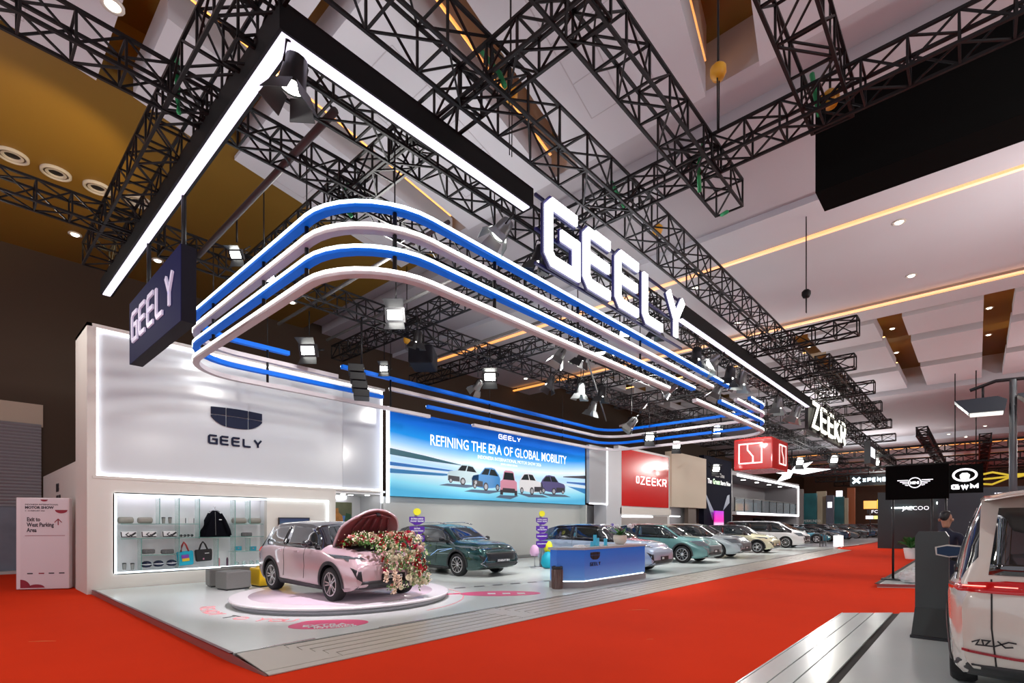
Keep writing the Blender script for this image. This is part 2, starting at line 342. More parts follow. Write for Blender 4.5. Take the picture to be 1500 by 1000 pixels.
for (zz, mm) in ((.0, gap_m),):
    MB().add([(2.47, 7.0, PZ-.012), (39.2, 7.0, PZ-.012), (39.2, 6.0, .004), (2.47, 6.0, .004)], [(0, 1, 2, 3)]).obj('ramp_base', gap_m, st)
def rz_(b): return .016+(PZ-.016)*(b-6.0)
def board(x0, x1, b0, b1, sk0, sk1):
    m = MB(); vs = [(x0+sk0*b0, b0), (x1+sk1*b0, b0), (x1+sk1*b1, b1), (x0+sk0*b1, b1)]
    m.add([(x-0, y, rz_(y)) for x, y in vs]+[(x, y, rz_(y)-.012) for x, y in vs], [(0, 1, 2, 3), (0, 4, 5, 1), (1, 5, 6, 2), (2, 6, 7, 3), (3, 7, 4, 0)]); m.obj('ramp_board', ramp, st)
segs = [2.9, 7.0, 11.1, 15.2, 19.3, 23.4, 27.5, 31.6, 35.7, 39.0]
for i in range(9):
    x0, x1 = segs[i], segs[i+1]
    for k in range(5):
        b0, b1 = 6.14+k*.165, 6.14+(k+1)*.165-.024
        board(x0+.18+.10*(4-k), x1-.35+.10*(4-k), b0, b1, 0, 0)
        if i: board(x0-.34+.10*(4-k), x0+.17+.10*(4-k), b0, b1+.024, 0, 0)
        else: board(2.48, x0+.17+.10*(4-k), b0, b1+.024, 0, 0)
board(2.48, 39.1, 6.0, 6.128, 0, 0); board(38.7, 39.1, 6.14, 6.96, 0, 0)
# glints on the deck edge, drawn as bright metal strips
MB().box((2.8, 7.0, PZ), (3.55, 7.05, PZ+.004)).obj('edge_glint', M('alu_edge', (.85, .85, .82), .15, .8), st)
MB().box((4.6, 7.0, PZ), (38, 7.03, PZ+.004)).obj('edge_glint', MATS['alu_edge'], st)

# ------------------------------------------------------------------ stand walls
B = 16.15
bw = empty('backlit_logo_wall', (2.35, B, 0), 0, 'tall white back wall with glowing frame and dark winged emblem over a lit shelf niche', 'wall panel')
def bwb(n, lo, hi, m, **k): return box(n, (lo[0]-2.35, lo[1]-B, lo[2]), (hi[0]-2.35, hi[1]-B, hi[2]), m, bw, **k)
bwb('left_side', (2.32, B, 0.0), (2.42, 17.8, 6.68), white_wall)
bwb('top', (2.32, B, 6.6), (10.85, 17.8, 6.68), white_wall)
bwb('lightbox_face', (2.5, B+.12, 2.98), (9.22, B+.14, 6.54), white_gloss)
bwb('lightbox_face', (9.22, B+.11, 2.98), (10.75, B+.13, 6.54), M('grey_gloss_film', (.50, .52, .55), .15))
bwb('frame_ledge', (2.42, B-.02, 2.86), (10.85, B+.14, 2.93), white_wall)
bwb('frame_post', (2.42, B, 2.93), (2.5, B+.14, 6.6), white_wall)
for lo, hi in (((2.5, B+.06, 2.935), (10.78, B+.11, 2.975)), ((2.5, B+.06, 6.545), (10.78, B+.11, 6.585)), ((2.5, B+.06, 2.975), (2.545, B+.11, 6.545)), ((10.74, B+.06, 2.5), (10.79, B+.11, 6.545))):
    bwb('led_strip', lo, hi, ledw)
bwb('lower_wall', (2.42, B, 0.1), (2.86, B+.2, 2.86), white_wall); bwb('lower_wall', (2.86, B, 2.5), (8.9, B+.2, 2.86), white_wall)
bwb('lower_wall', (2.86, B, .1), (8.9, B+.2, .47), white_wall); bwb('lower_wall', (6.62, B+.02, .47), (8.9, B+.2, 2.5), white_wall)
bwb('niche_back', (2.86, B+.5, .47), (6.62, B+.52, 2.5), white_paint); bwb('niche_floor', (2.86, B, .44), (6.62, B+.5, .47), white_paint)
bwb('niche_ceiling', (2.86, B, 2.5), (6.62, B+.5, 2.53), white_paint); bwb('niche_side', (2.83, B, .47), (2.86, B+.5, 2.5), white_paint); bwb('niche_side', (6.62, B+.2, .47), (6.65, B+.5, 2.5), white_paint)
for lo, hi in (((2.86, B-.03, 2.46), (8.62, B, 2.5)), ((2.86, B-.03, .47), (8.62, B, .51)), ((2.86, B-.03, .47), (2.9, B, 2.5)), ((8.58, B-.03, .47), (8.62, B, 2.5))):
    bwb('led_outline', lo, hi, ledw2)
for a in (3.6, 4.6, 5.6, 6.4): point = None
bwb('niche_lamp', (2.95, B+.3, 2.47), (6.55, B+.36, 2.495), LED('niche_lamp', (.9, .88, 1), 5))
# alcove at the right end of the wall
bwb('alcove_back', (8.9, B+1.5, .1), (10.78, B+1.55, 2.86), white_paint); bwb('alcove_ceiling', (8.9, B+.01, 2.78), (10.78, B+1.5, 2.84), white_paint)
bwb('alcove_side', (10.74, B+.14, .1), (10.80, B+1.5, 2.86), white_gloss); bwb('alcove_side', (8.84, B+.2, .1), (8.9, B+1.5, 2.86), white_wall)
for a, b in ((9.4, .35), (9.9, .7), (10.4, .4)): bwb('downlight', (a-.06, B+b, 2.765), (a+.06, B+b+.12, 2.78), LED('alcove_lamp', (1, 1, .97), 12))
bwb('alcove_light', (9.3, B+1.4, 2.66), (10.1, B+1.48, 2.76), ledw)
navy = M('navy_emblem', (.006, .010, .035), .6, spec=.2)
# winged emblem: six fields of a curved shield
def shield(x0, x1, z0, z1, M4, mat, parent, depth=.03, name='emblem_field'):
    w = x1-x0; h = z1-z0
    top = lambda u: z1-h*.06*(2*u-1)**2-0
    bot = lambda u: z0+h*.55*abs(2*u-1)**3.2
    mid = lambda u: z0+h*.56+h*.03*(1-(2*u-1)**2)
    for (u0, u1) in ((.0, .285), (.305, .695), (.715, 1)):
        for lo, hi, g0, g1 in ((bot, mid, 0, -.02), (mid, top, .02, 0)):
            us = np.linspace(max(u0, .03), min(u1, .97), 7); poly = [(x0+u*w, lo(u)+g0*h) for u in us]+[(x0+u*w, hi(u)+g1*h) for u in us[::-1]]
            MB().prism(poly, 0, depth, M4).obj(name, mat, parent)
FR = face_aisle(0, B+.11, 0)
lg = empty('wall_emblem', (5.8, B+.1, 4.7), 0, 'dark navy winged emblem with brand lettering mounted on the white lightbox wall', 'sign')
def off(M4, o): return Matrix.Translation(-Vector(o)) @ M4
FL = off(FR, (5.8, B+.1, 4.7)); shield(5.05, 6.55, 4.55, 5.12, FL, navy, lg)
letters('GEELY', 5.02, 4.02, .25, .27, .06, .05, .03, navy, FL, lg)
# back building on the left, goes on behind the wall
box('side_building', (2.352, 17.8, 0), (6, 24.9, 3.42), white_wall, label='plain off-white partition block running back from the logo wall', cat='partition')
sg = empty('side_sign', (2.34, 20.6, 2.4)); setp(sg, 'small black raised lettering on the off-white side partition', 'sign')
text('IIMS', .32, blackp, off(face_left(2.34, 21.6, 2.75), (2.34, 20.6, 2.4)), sg, bold=.02); text('GO UP', .30, blackp, off(face_left(2.34, 21.6, 2.4), (2.34, 20.6, 2.4)), sg, bold=.02)

# ------------------------------------------------------------------ niche: glass shelves and goods
gl = M('shelf_glass', (.55, .75, .70), .05, alpha=.35, spec=.8); gle = M('shelf_glass_edge', (.12, .30, .26), .1)
def nxa(x): return 2.9+(x-170)/(383-170)*0   # placeholder kept simple
def nx(px): return ony(px, 790, B+.2)[0]
def nz(px, py): return ony(px, py, B+.2)[2]
def zoomp(zx, zy): return 150+zx/6.0, 700+zy/6.0
def N(zx, zy): x, y = zoomp(zx, zy); p = ony(x, y, B+.22); return p[0], p[2]
shelf = empty('glass_shelving', (2.86, B+.05, .5), 0, 'greenish glass shelving grid inside the lit wall niche', 'shelf')
def so(lo, hi, n, m): return box(n, (lo[0]-2.86, lo[1]-B-.05, lo[2]-.5), (hi[0]-2.86, hi[1]-B-.05, hi[2]-.5), m, shelf)
for zx0, zy0, zx1 in ((150, 403, 830), (150, 530, 1400), (335, 672, 655), (1135, 403, 1395), (1130, 640, 1400)):
    a0, z = N(zx0, zy0); a1, _ = N(zx1, zy0); z = N((zx0+zx1)/2, zy0+(0 if zy0 != 530 else -8))[1]
    s_ = so((a0, B+.07, z-.006), (a1, B+.45, z+.006), 'shelf_pane', gl); e_ = so((a0, B+.06, z-.008), (a1, B+.07, z+.008), 'shelf_edge', gle)
for zx, y0, y1 in ((490, 180, 403), (660, 180, 800), (838, 185, 530), (1150, 195, 770), (1280, 200, 403), (330, 530, 810), (1000, 530, 775), (1280, 525, 640)):
    a, zt = N(zx, y0); _, zb = N(zx, y1); so((a-.006, B+.07, max(zb, .5)), (a+.006, B+.45, zt), 'divider_pane', gl); so((a-.008, B+.06, max(zb, .5)), (a+.008, B+.07, zt), 'divider_edge', gle)
# shelf heights in world units for the goods
def Zs(zx, zy): return N(zx, zy)
tan = M('greige_fabric', (.30, .28, .24), .8, noise=.1); 
def cushion_roll(zx, w, zy, label):
    a, z = Zs(zx, zy); z += .012; m = MB()
    r = .085; prof = [(0, 0), (r*.6, 0), (r*.95, .02), (r, .06), (r, w-.06), (r*.95, w-.02), (r*.6, w), (0, w)]
    m.lathe(prof, 18, Matrix.Translation((-w/2, 0, r)) @ Matrix.Rotation(R(90), 4, 'Y')); m.obj('travel_pillow', tan, None, label=label, cat='pillow', group='rolled pillows in the niche', loc=(a, B+.25, z))
cushion_roll(207, .33, 403, 'greige rolled pillow on the top left glass shelf, leftmost'); cushion_roll(377, .33, 403, 'greige rolled pillow on the top left glass shelf, second one')
cushion_roll(1205, .40, 403, 'greige rolled pillow on the top right glass shelf, left one'); cushion_roll(1340, .36, 403, 'greige rolled pillow on the top right glass shelf, right one')
def small_tin(zx, zy, label, col=(.25, .25, .23)):
    a, z = Zs(zx, zy); e = empty('boxed_tumbler', (a, B+.2, z+.012), 0, label, 'tumbler', 'small tumblers in the niche')
    MB().lathe([(.035, 0), (.045, .12), (.045, .15)], 14).obj('cup', M('tumbler_grey', col, .4), e); MB().lathe([(.047, .15), (.047, .17), (.02, .175)], 14).obj('lid', blackp, e)
small_tin(535, 403, 'small grey tumbler on top shelf, left of its twin'); small_tin(592, 403, 'small grey tumbler on top shelf, right of its twin')
small_tin(190, 808, 'small grey tumbler on niche floor, left one'); small_tin(262, 808, 'small grey tumbler on niche floor, right one')
for k, zx in enumerate((225, 405, 585)):
    a, z = Zs(zx, 527-k*3); e = empty('white_bag', (a, B+.2, z+.012), 0, ['white carry box with black angular logo, leftmost on middle shelf', 'white carry box with black angular logo, middle of three', 'white carry box with black angular logo, rightmost of three'][k], 'bag', 'white logo boxes')
    box('body', (-.17, -.05, 0), (.17, .06, .16), M('white_vinyl', (.8, .8, .8), .4), e, bev=.02)
    m = MB(); F_ = face_aisle(0, -.055, 0)
    stroke(m, [(-.16, .15), (-.15, .02), (.16, .02)], .022, 0, .004, F_); stroke(m, [(.0, .13), (-.06, .08), (0, .03), (.1, .1), (.15, .14)], .02, 0, .004, F_); stroke(m, [(.02, .08), (.06, .04), (.16, .12)], .02, 0, .004, F_); m.obj('angular_print', blackp, e)
for k, (zx, zy) in enumerate(((400, 668), (570, 668), (1265, 515))):
    a, z = Zs(zx, zy); e = empty('fabric_pouch', (a, B+.2, z+.012), 0, ['grey patterned pouch on lower shelf, left one', 'grey patterned pouch on lower shelf, right one', 'grey patterned pouch on the right-hand middle shelf'][k], 'pouch', 'grey pouches')
    box('body', (-.15, -.06, 0), (.15, .06, .12), M('pouch_grey', (.12, .12, .12), .8, noise=.8, nscale=30), e, bev=.03); box('zip', (-.13, -.02, .118), (.13, -.005, .126), chrome, e)
for k, zx in enumerate((385, 490, 605)):
    a, z = Zs(zx, 795-k*7); e = empty('neck_pillow', (a, B+.2, z+.03), 0, ['dark navy round helmet-like case on niche floor, leftmost', 'dark navy round helmet-like case on niche floor, middle', 'dark navy round helmet-like case on niche floor, rightmost'][k], 'case', 'round dark cases')
    MB().lathe([(0, 0), (.08, .01), (.12, .05), (.125, .09), (.10, .14), (.05, .17), (0, .175)], 18).obj('shell', M('navy_shell', (.01, .012, .04), .25), e)
    MB().lathe([(.127, .075), (.129, .085), (.127, .095)], 18).obj('band', M('white_band', (.7, .7, .7), .4), e)
for k, zx in enumerate((1190, 1320)):
    a, z = Zs(zx, 640); e = empty('teal_wallet', (a, B+.2, z+.012), 0, ['teal wallet on right-hand shelf, left one', 'teal wallet on right-hand shelf, right one'][k], 'wallet', 'teal wallets')
    box('body', (-.1, -.02, 0), (.1, .03, .13), M('teal_vinyl', (.02, .28, .38), .4), e, bev=.01); box('clasp', (-.02, -.028, .06), (.02, -.02, .085), chrome, e)
for k, (zx, zy) in enumerate(((705, 400), (778, 400))):
    a, z = Zs(zx, zy); e = empty('acrylic_stand', (a, B+.2, z+.012), 0, ['clear acrylic card stand on shelf, left of pair', 'clear acrylic card stand on shelf, right of pair'][k], 'card stand', 'clear card stands')
    box('card', (-.07, 0, 0), (.07, .01, .14), M('card_white', (.75, .75, .75), .3), e); box('side_edge', (.06, -.01, 0), (.075, .02, .14), blackp, e)
for k, (zx, zy) in enumerate(((705, 522), (768, 520))):
    a, z = Zs(zx, zy); e = empty('sunglasses', (a, B+.2, z+.012), 0, ['dark sunglasses on shelf left of the jacket, left pair', 'dark sunglasses on shelf left of the jacket, right pair'][k], 'sunglasses', 'sunglasses')
    for s in (-1, 1): MB().lathe([(.0, 0), (.035, .002), (.038, .012), (0, .014)], 12, Matrix.Translation((s*.045, 0, .04)) @ Matrix.Rotation(R(90), 4, 'X')).obj('lens', glassm, e)
    MB().bar((-.09, 0, .045), (.09, 0, .045), .008, .006, True).obj('bridge', blackp, e)
for k, zx in enumerate((1022, 1095)):
    a, z = Zs(zx, 765); e = empty('thermos', (a, B+.2, .475), 0, ['slim pinkish bottle on niche floor, left one', 'slim dark bottle on niche floor, right one'][k], 'bottle', 'slim bottles')
    MB().lathe([(.025, 0), (.028, .02), (.028, .22), (.018, .25), (.018, .27)], 12).obj('flask', M('bottle%d' % k, [(.5, .2, .22), (.08, .03, .06)][k], .3), e); MB().lathe([(.02, .27), (.02, .30), (0, .3)], 12).obj('cap', white_paint, e)
for k, zx in enumerate((1170, 1238, 1305, 1360)):
    a, z = Zs(zx, 750); e = empty('glass_mug', (a, B+.2, .475), 0, 'clear glass mug on the niche floor at the right, '+['leftmost', 'second from left', 'third from left', 'rightmost'][k], 'mug', 'clear mugs')
    MB().lathe([(.04, 0), (.045, .01), (.045, .14), (.041, .14), (.041, .012), (0, .01)], 14).obj('cup', gl, e); MB().tube([(.045, 0, .11), (.08, 0, .1), (.08, 0, .05), (.045, 0, .03)], .006, 6).obj('handle', gle, e)
# jacket
a, zt = N(985, 285); _, zb = N(985, 518)
jk = empty('hanging_jacket', (a, B+.22, zb), 0, 'black zip jacket hanging on a hanger in the wall niche', 'jacket'); H = zt-zb
navyc = M('black_cloth', (.003, .003, .006), .9, spec=.1, bump=.5, nscale=12)
rows = [(0, -.42, .44, .10), (.12, -.37, .40, .11), (.45, -.27, .30, .10), (.7, -.20, .235, .09), (.88, -.15, .17, .07), (.97, -.08, .09, .05), (1.0, -.05, .05, .035)]
vs = []; fs = []; n = 20
for (t, x0, x1, d) in rows:
    for k in range(n):
        an = 2*math.pi*k/n; cx = (x0+x1)/2; vs.append((cx+(x1-x0)/2*math.cos(an), d*math.sin(an)*(1+.2*math.sin(an*5)), t*H))
for i in range(len(rows)-1):
    for k in range(n): fs.append((i*n+k, i*n+(k+1) % n, (i+1)*n+(k+1) % n, (i+1)*n+k))
MB().add(vs, fs, True).obj('coat_body', navyc, jk)
for s in (-1, 1): MB().tube([(s*.14, -.04, H*.88), (s*.24, -.07, H*.6), (s*.33+.01, -.08, H*.25), (s*.37+.01, -.07, H*.06)], [.05, .06, .065, .06], 10).obj('sleeve', navyc, jk)
MB().bar((0, -.108, .06), (0, -.06, H*.95), .012, .01).obj('zipper', M('zip_grey', (.2, .2, .2), .4, .5), jk); box('chest_label', (.09, -.105, H*.64), (.16, -.09, H*.67), white_paint, jk)
MB().tube([(-.14, 0, H*.95), (0, 0, H*1.06), (.14, 0, H*.95)], .01, 6).obj('hanger', chrome, jk); MB().tube([(0, 0, H*1.06), (.02, 0, H*1.13), (0, 0, H*1.17), (-.02, 0, H*1.15)], .007, 6).obj('hanger_hook', chrome, jk)
def tote(zx, zy0, zy1, w, rot, mat, smat, label, badge):
    a, z1 = N(zx, zy0); _, z0 = N(zx, zy1); h = z1-z0; e = empty('tote_bag', (a, B+.2, z0), 0, label, 'bag'); e.rotation_euler = (0, rot, 0)
    me = MB().prism([(-w*.46, 0), (w*.46, 0), (w*.5, h*.35), (w*.5, h*.6), (-w*.5, h*.6), (-w*.5, h*.35)], -.04, .04, Matrix.Rotation(R(90), 4, 'X')).mesh('bag_body', mat)
    bm = bmesh.new(); bm.from_mesh(me); bmesh.ops.bevel(bm, geom=bm.edges[:], offset=.02, segments=2, affect='EDGES'); bm.to_mesh(me); bm.free(); link('bag_body', me, e)
    for y in (-.03, .03): MB().tube([(-w*.24, y, h*.58), (-w*.12, y, h*.85), (0, y, h*.99), (w*.12, y, h*.85), (w*.24, y, h*.58)], .014, 8).obj('strap', smat, e)
    for (x0, z0_, x1, z1_, m_) in badge: box('print_patch', (x0*w, -.052, z0_*h), (x1*w, -.04, z1_*h), m_, e)
tote(732, 558, 765, .40, -.08, M('turquoise_cloth', (.0, .36, .50), .6), M('red_strap', (.45, .03, .03), .5), 'turquoise tote bag with red straps hanging in the niche', [(-.22, .18, .22, .3, M('yellow_print', (.7, .45, .02), .5)), (-.25, .3, .2, .45, M('purple_print', (.2, .05, .35), .5))])
tote(890, 555, 728, .44, -.05, M('black_bag', (.012, .01, .012), .5), M('black_bag', (.012, .01, .012), .5), 'black tote bag hanging in the niche beside the turquoise one', [(.05, .38, .3, .41, white_paint), (-.08, .08, .0, .16, M('pink_spot', (.5, .2, .3), .5))])

# tv, poster
a0, z1 = ony(410, 757, B)[0], 1.86
tv = empty('wall_television', (6.95, B-.01, 1.18), 0, 'wall-mounted television showing a dark green landscape, behind the pink car', 'television')
box('bezel', (0, -.05, 0), (1.0, 0, .75), blackp, tv); 
scr = gradient('tv_picture', [(0, (.01, .02, .01)), (.35, (.02, .06, .02)), (.6, (.10, .14, .12)), (.8, (.02, .04, .08)), (1, (.01, .01, .04))], 2, 0, .75, .2, .8)
box('screen', (.03, -.056, .03), (.97, -.05, .72), scr, tv)
po = empty('wall_poster', (9.0, B+1.44, .98), 0, 'framed picture of an orange creature shape over foliage in the alcove', 'poster')
po['label'] = 'framed olive and blue poster with orange motif in the lit alcove'
box('print', (0, 0, 0), (1.35, .03, 1.55), M('poster_olive', (.16, .17, .09), .5, noise=.3, nscale=4), po); box('sea_area', (.03, -.004, .1), (1.32, 0, 1.05), M('poster_blue', (.10, .22, .50), .5, noise=.5, nscale=5), po)
random.seed(3); m = MB()
m.prism([(.35, .35), (.5, .3), (.72, .38), (.85, .3), (.98, .42), (.95, .62), (.8, .75), (.78, .92), (.62, .88), (.5, .95), (.45, .78), (.32, .65)], 0, .006, face_aisle(0, -.008, .42)); m.obj('orange_motif', M('poster_orange', (.5, .2, .04), .5, noise=.5, nscale=8), po)
MB().prism([(.9, .1), (1.3, .1), (1.3, 1.1), (1.1, 1.15), (1.0, .7)], 0, .006, face_aisle(0, -.012, 0)).obj('foliage_area', M('poster_green', (.03, .1, .04), .6, noise=.6, nscale=9), po)

# stools
def stool(a, b, w, d, h, rz, mat, label, group=None):
    e = empty('pouf_stool', (a, b, PZ), rz, label, 'stool', group); box('seat_block', (-w/2, -d/2, .03), (w/2, d/2, h), mat, e, bev=.03); box('foot_plate', (-w/2+.04, -d/2+.04, 0), (w/2-.04, d/2-.04, .03), blackp, e)
gs = M('grey_leatherette', (.17, .17, .16), .5, noise=.06); ys = M('yellow_leatherette', (.72, .45, .01), .35)
stool(4.85, 13.85, .62, .55, .46, .15, gs, 'grey square pouf stool, nearest one by the niche', 'grey poufs'); stool(4.80, 14.75, .5, .5, .46, -.1, gs, 'grey pouf stool half hidden behind the nearest pouf', 'grey poufs')
stool(5.35, 15.1, .62, .5, .46, .05, gs, 'grey pouf stool set back on the right, near the yellow stools', 'grey poufs')
stool(5.72, 13.95, .66, .6, .48, .05, ys, 'yellow block stool left of the pink car rear wheel, front one'); stool(6.2, 14.75, .7, .6, .46, .0, ys, 'yellow block stool nearest the wall behind its twin')

# exit direction board
ex = empty('exit_signboard', (1.22, 18.5, 0), math.atan2(17.85-18.5, 2.2-1.22), 'freestanding white board reading Exit to West Parking Area with arrow', 'sign')
Wd = 1.17; pinkw = M('board_white', (.78, .72, .74), .4)
box('panel', (0, 0, .02), (Wd, .16, 2.42), pinkw, ex, bev=.02); box('face_sheet', (.1, -.006, .06), (Wd-.02, 0, 2.38), M('face_sheet', (.72, .66, .69), .35), ex)
FE = frame((0, -.008, 0), (1, 0, 0), (0, 0, 1)); dk = M('print_dark', (.03, .02, .03), .5); rd = M('print_red', (.28, .01, .03), .5)
text('INDONESIA INTERNATIONAL', .055, dk, FE @ Matrix.Translation((.2, 2.22, 0)), ex); text('MOTOR SHOW', .09, dk, FE @ Matrix.Translation((.2, 2.13, 0)), ex, bold=.004); text('5 - 15 FEBRUARY 2026', .045, dk, FE @ Matrix.Translation((.2, 2.06, 0)), ex)
for k, s in enumerate(('Exit to', 'West Parking', 'Area')): text(s, .15, dk, FE @ Matrix.Translation((.24, 1.80-k*.14, 0)), ex, bold=.004, sx=.72)
m = MB(); stroke(m, [(.93, 1.70), (.93, 1.86)], .02, 0, .004, FE); stroke(m, [(.85, 1.77), (.93, 1.86), (1.01, 1.77)], .02, 0, .004, FE); m.obj('arrow', rd, ex)
box('rule', (.2, -.012, 1.42), (1.08, -.006, 1.43), rd, ex)
MB().prism([(.1+.22*math.cos(t), .06+.22*math.sin(t)) for t in np.linspace(0, 1.57, 10)]+[(.1, .06)], 0, .005, FE).obj('red_arc', rd, ex)
MB().prism([(.45+.18*math.cos(t), .06+.09*math.sin(t)) for t in np.linspace(0, math.pi, 12)], 0, .005, FE).obj('red_arc', rd, ex)
MB().prism([(1.0+.14*math.cos(t), 2.1+.09*math.sin(-t)) for t in np.linspace(0, math.pi, 12)], 0, .005, FE).obj('red_arc', rd, ex)
MB().prism([(.62+.08*math.cos(t), 2.37+.05*math.sin(-t)) for t in np.linspace(0, math.pi, 12)], 0, .005, FE).obj('red_arc', rd, ex)
for x in (.25, .5, .72, .95): box('footer_logo', (x, -.011, .42), (x+.12, -.006, .45), rd if x == .5 else dk, ex)

# ------------------------------------------------------------------ billboard wall
bb = empty('billboard_wall', (10.8, 15.9, 0), 0, 'grey wall below the blue billboard, with a low plinth', 'wall panel')
grey_wall = M('pale_grey_wall', (.55, .56, .53), .45, noise=.03, nscale=1)
box('end_return', (12.62, -.1, 0), (12.72, 1.2, 2.74), grey_wall, bb); box('lower_wall', (0.02, .3, .1), (12.75, .5, 2.74), grey_wall, bb); box('plinth', (.0, .1, .1), (12.75, .3, .24), M('plinth_grey', (.25, .26, .25), .3), bb)
box('led_strip', (-.03, -.02, 2.5), (.07, .06, 6.0), ledw, bb)
bd = empty('billboard', (10.88, 15.9, 2.75), 0, 'wide blue billboard reading REFINING THE ERA OF GLOBAL MOBILITY with five cars', 'billboard')
BW, BH = 12.6, 3.18
m = bpy.data.materials.new('billboard_print'); m.use_nodes = True; nt = m.node_tree; b = nt.nodes['Principled BSDF']; b.inputs['Roughness'].default_value = .75; b.inputs['Specular IOR Level'].default_value = .15
tc = nt.nodes.new('ShaderNodeTexCoord'); sp = nt.nodes.new('ShaderNodeSeparateXYZ'); nt.links.new(tc.outputs['Object'], sp.inputs[0])
def mathn(op, a, b_=0):
    n = nt.nodes.new('ShaderNodeMath'); n.operation = op
    for i, v in enumerate((a, b_)):
        if isinstance(v, (int, float)): n.inputs[i].default_value = v
        else: nt.links.new(v, n.inputs[i])
    return n.outputs[0]
u = mathn('DIVIDE', sp.outputs[0], BW); v = mathn('DIVIDE', sp.outputs[2], BH)
w_ = mathn('ADD', v, mathn('MULTIPLY', mathn('POWER', mathn('ABSOLUTE', mathn('SUBTRACT', u, .5)), 2.0), -.35))
cr = nt.nodes.new('ShaderNodeValToRGB'); nt.links.new(w_, cr.inputs[0]); el = cr.color_ramp.elements
stops = [(0, (.08, .38, .60)), (.1, (.22, .58, .72)), (.22, (.50, .70, .78)), (.36, (.40, .62, .78)), (.46, (.70, .80, .85)), (.56, (.26, .52, .78)), (.66, (.01, .24, .66)), (.82, (.002, .11, .50)), (1, (.001, .05, .30))]
while len(el) < len(stops): el.new(.5)
for e_, (p_, c_) in zip(el, stops): e_.position = p_; e_.color = (*c_, 1)
nt.links.new(cr.outputs[0], b.inputs['Base Color']); nt.links.new(cr.outputs[0], b.inputs['Emission Color']); b.inputs['Emission Strength'].default_value = .42
box('print_sheet', (0, 0, 0), (BW, .12, BH), m, bd)
FB = frame((0, -.005, 0), (1, 0, 0), (0, 0, 1)); lw = LED('billboard_white', (1, 1, 1), .6)
streak = [([(0, 1.75), (1.6, 1.62), (3.5, 1.42), (3.5, 1.40), (1.6, 1.44), (0, 1.52)], (.02, .12, .16)), ([(0, 1.25), (3.6, 1.14), (3.6, 1.10), (0, 1.12)], (.01, .16, .5)), ([(0, 1.10), (4.4, 1.06), (4.4, 1.02), (0, 1.02)], (.8, .9, 1)), ([(0, 1.0), (3.4, .99), (2.5, .9), (0, .84)], (.02, .2, .45)),
          ([(BW, 1.6), (10.6, 1.42), (10.6, 1.38), (BW, 1.42)], (.03, .03, .05)), ([(BW, 1.2), (10.9, 1.16), (10.9, 1.1), (BW, 1.06)], (.02, .15, .5)), ([(BW, 1.02), (10.6, 1.04), (10.6, 1.0), (BW, .9)], (.8, .9, 1)), ([(BW, .88), (11.0, .92), (11.6, .8), (BW, .6)], (.02, .25, .6))]
for i, (pl, c) in enumerate(streak): MB().prism(pl[::-1], 0, .004, FB).obj('streak_print', M('streak%d' % i, c, .4, emit=c, es=.1), bd)
text('REFINING THE ERA OF GLOBAL MOBILITY', .60, lw, FB @ Matrix.Translation((1.85, 2.07, 0)), bd, bold=.006, sx=.80)
letters('GEELY', 5.75, 2.78, .26, .22, .05, .045, .006, lw, FB, bd, one=True, name='brand_lettering')
text('INDONESIA INTERNATIONAL MOTOR SHOW 2026', .22, lw, FB @ Matrix.Translation((4.45, 1.78, 0)), bd, sx=.86); text('JIEXPO KEMAYORAN', .12, lw, FB @ Matrix.Translation((5.9, 1.62, 0)), bd)
def printcar(x, z, w, h, c, side, nm):
    """flat printed car: body, cabin, glass, grille, wheels, shadow; side -1 shows the flank at the left"""
    pc = lambda pts, zz, mat, n: MB().prism([(x+px*w if side > 0 else x+w-px*w, z+pz*h) for px, pz in pts], zz, zz+.004, FB).obj(n, mat, bd)
    cm = M('print_'+nm, c, .3, emit=c, es=.06); dk_ = M('print_glass', (.008, .015, .02), .4, spec=.2); wh = M('print_wheel', (.05, .05, .06), .3)
    pc([(-.1, .0), (1.0, -.02), (1.25, -.12), (.4, -.16)], .002, M('print_shadow', (.10, .16, .25), .5), 'printed_shadow')
    if side == 0:
        pc([(0, .1), (.02, .55), (.14, .62), (.22, .95), (.32, 1), (.68, 1), (.78, .95), (.86, .62), (.98, .55), (1, .1)], .004, cm, 'printed_body')
        pc([(.17, .62), (.25, .92), (.75, .92), (.83, .62)], .008, dk_, 'printed_glass'); pc([(.1, .1), (.15, .28), (.85, .28), (.9, .1)], .008, wh, 'printed_bumper'); pc([(0, 0), (0, .2), (.16, .2), (.16, 0)], .006, wh, 'printed_wheel'); pc([(.84, 0), (.84, .2), (1, .2), (1, 0)], .006, wh, 'printed_wheel'); return
    pc([(0, .18), (.0, .55), (.06, .72), (.2, .96), (.32, 1), (.55, .97), (.72, .66), (.95, .58), (1, .45), (.99, .14), (.6, .06), (.3, .1)], .004, cm, 'printed_body')
    pc([(.44, .66), (.38, .93), (.55, .92), (.68, .66)], .008, dk_, 'printed_glass'); pc([(.07, .64), (.2, .9), (.35, .93), (.40, .66)], .008, dk_, 'printed_glass'); pc([(.62, .12), (.63, .36), (.97, .38), (.98, .14)], .008, wh, 'printed_bumper')
    for cx, r in ((.52, .19), (.1, .15), (.9, .12)): pc([(cx+r*.45*math.cos(t), .14+r*math.sin(t)) for t in np.linspace(0, 6.28, 14)[:-1]], .009, wh, 'printed_wheel'); pc([(cx+r*.28*math.cos(t), .14+r*.62*math.sin(t)) for t in np.linspace(0, 6.28, 14)[:-1]], .013, M('print_rim', (.5, .52, .55), .3), 'printed_rim')
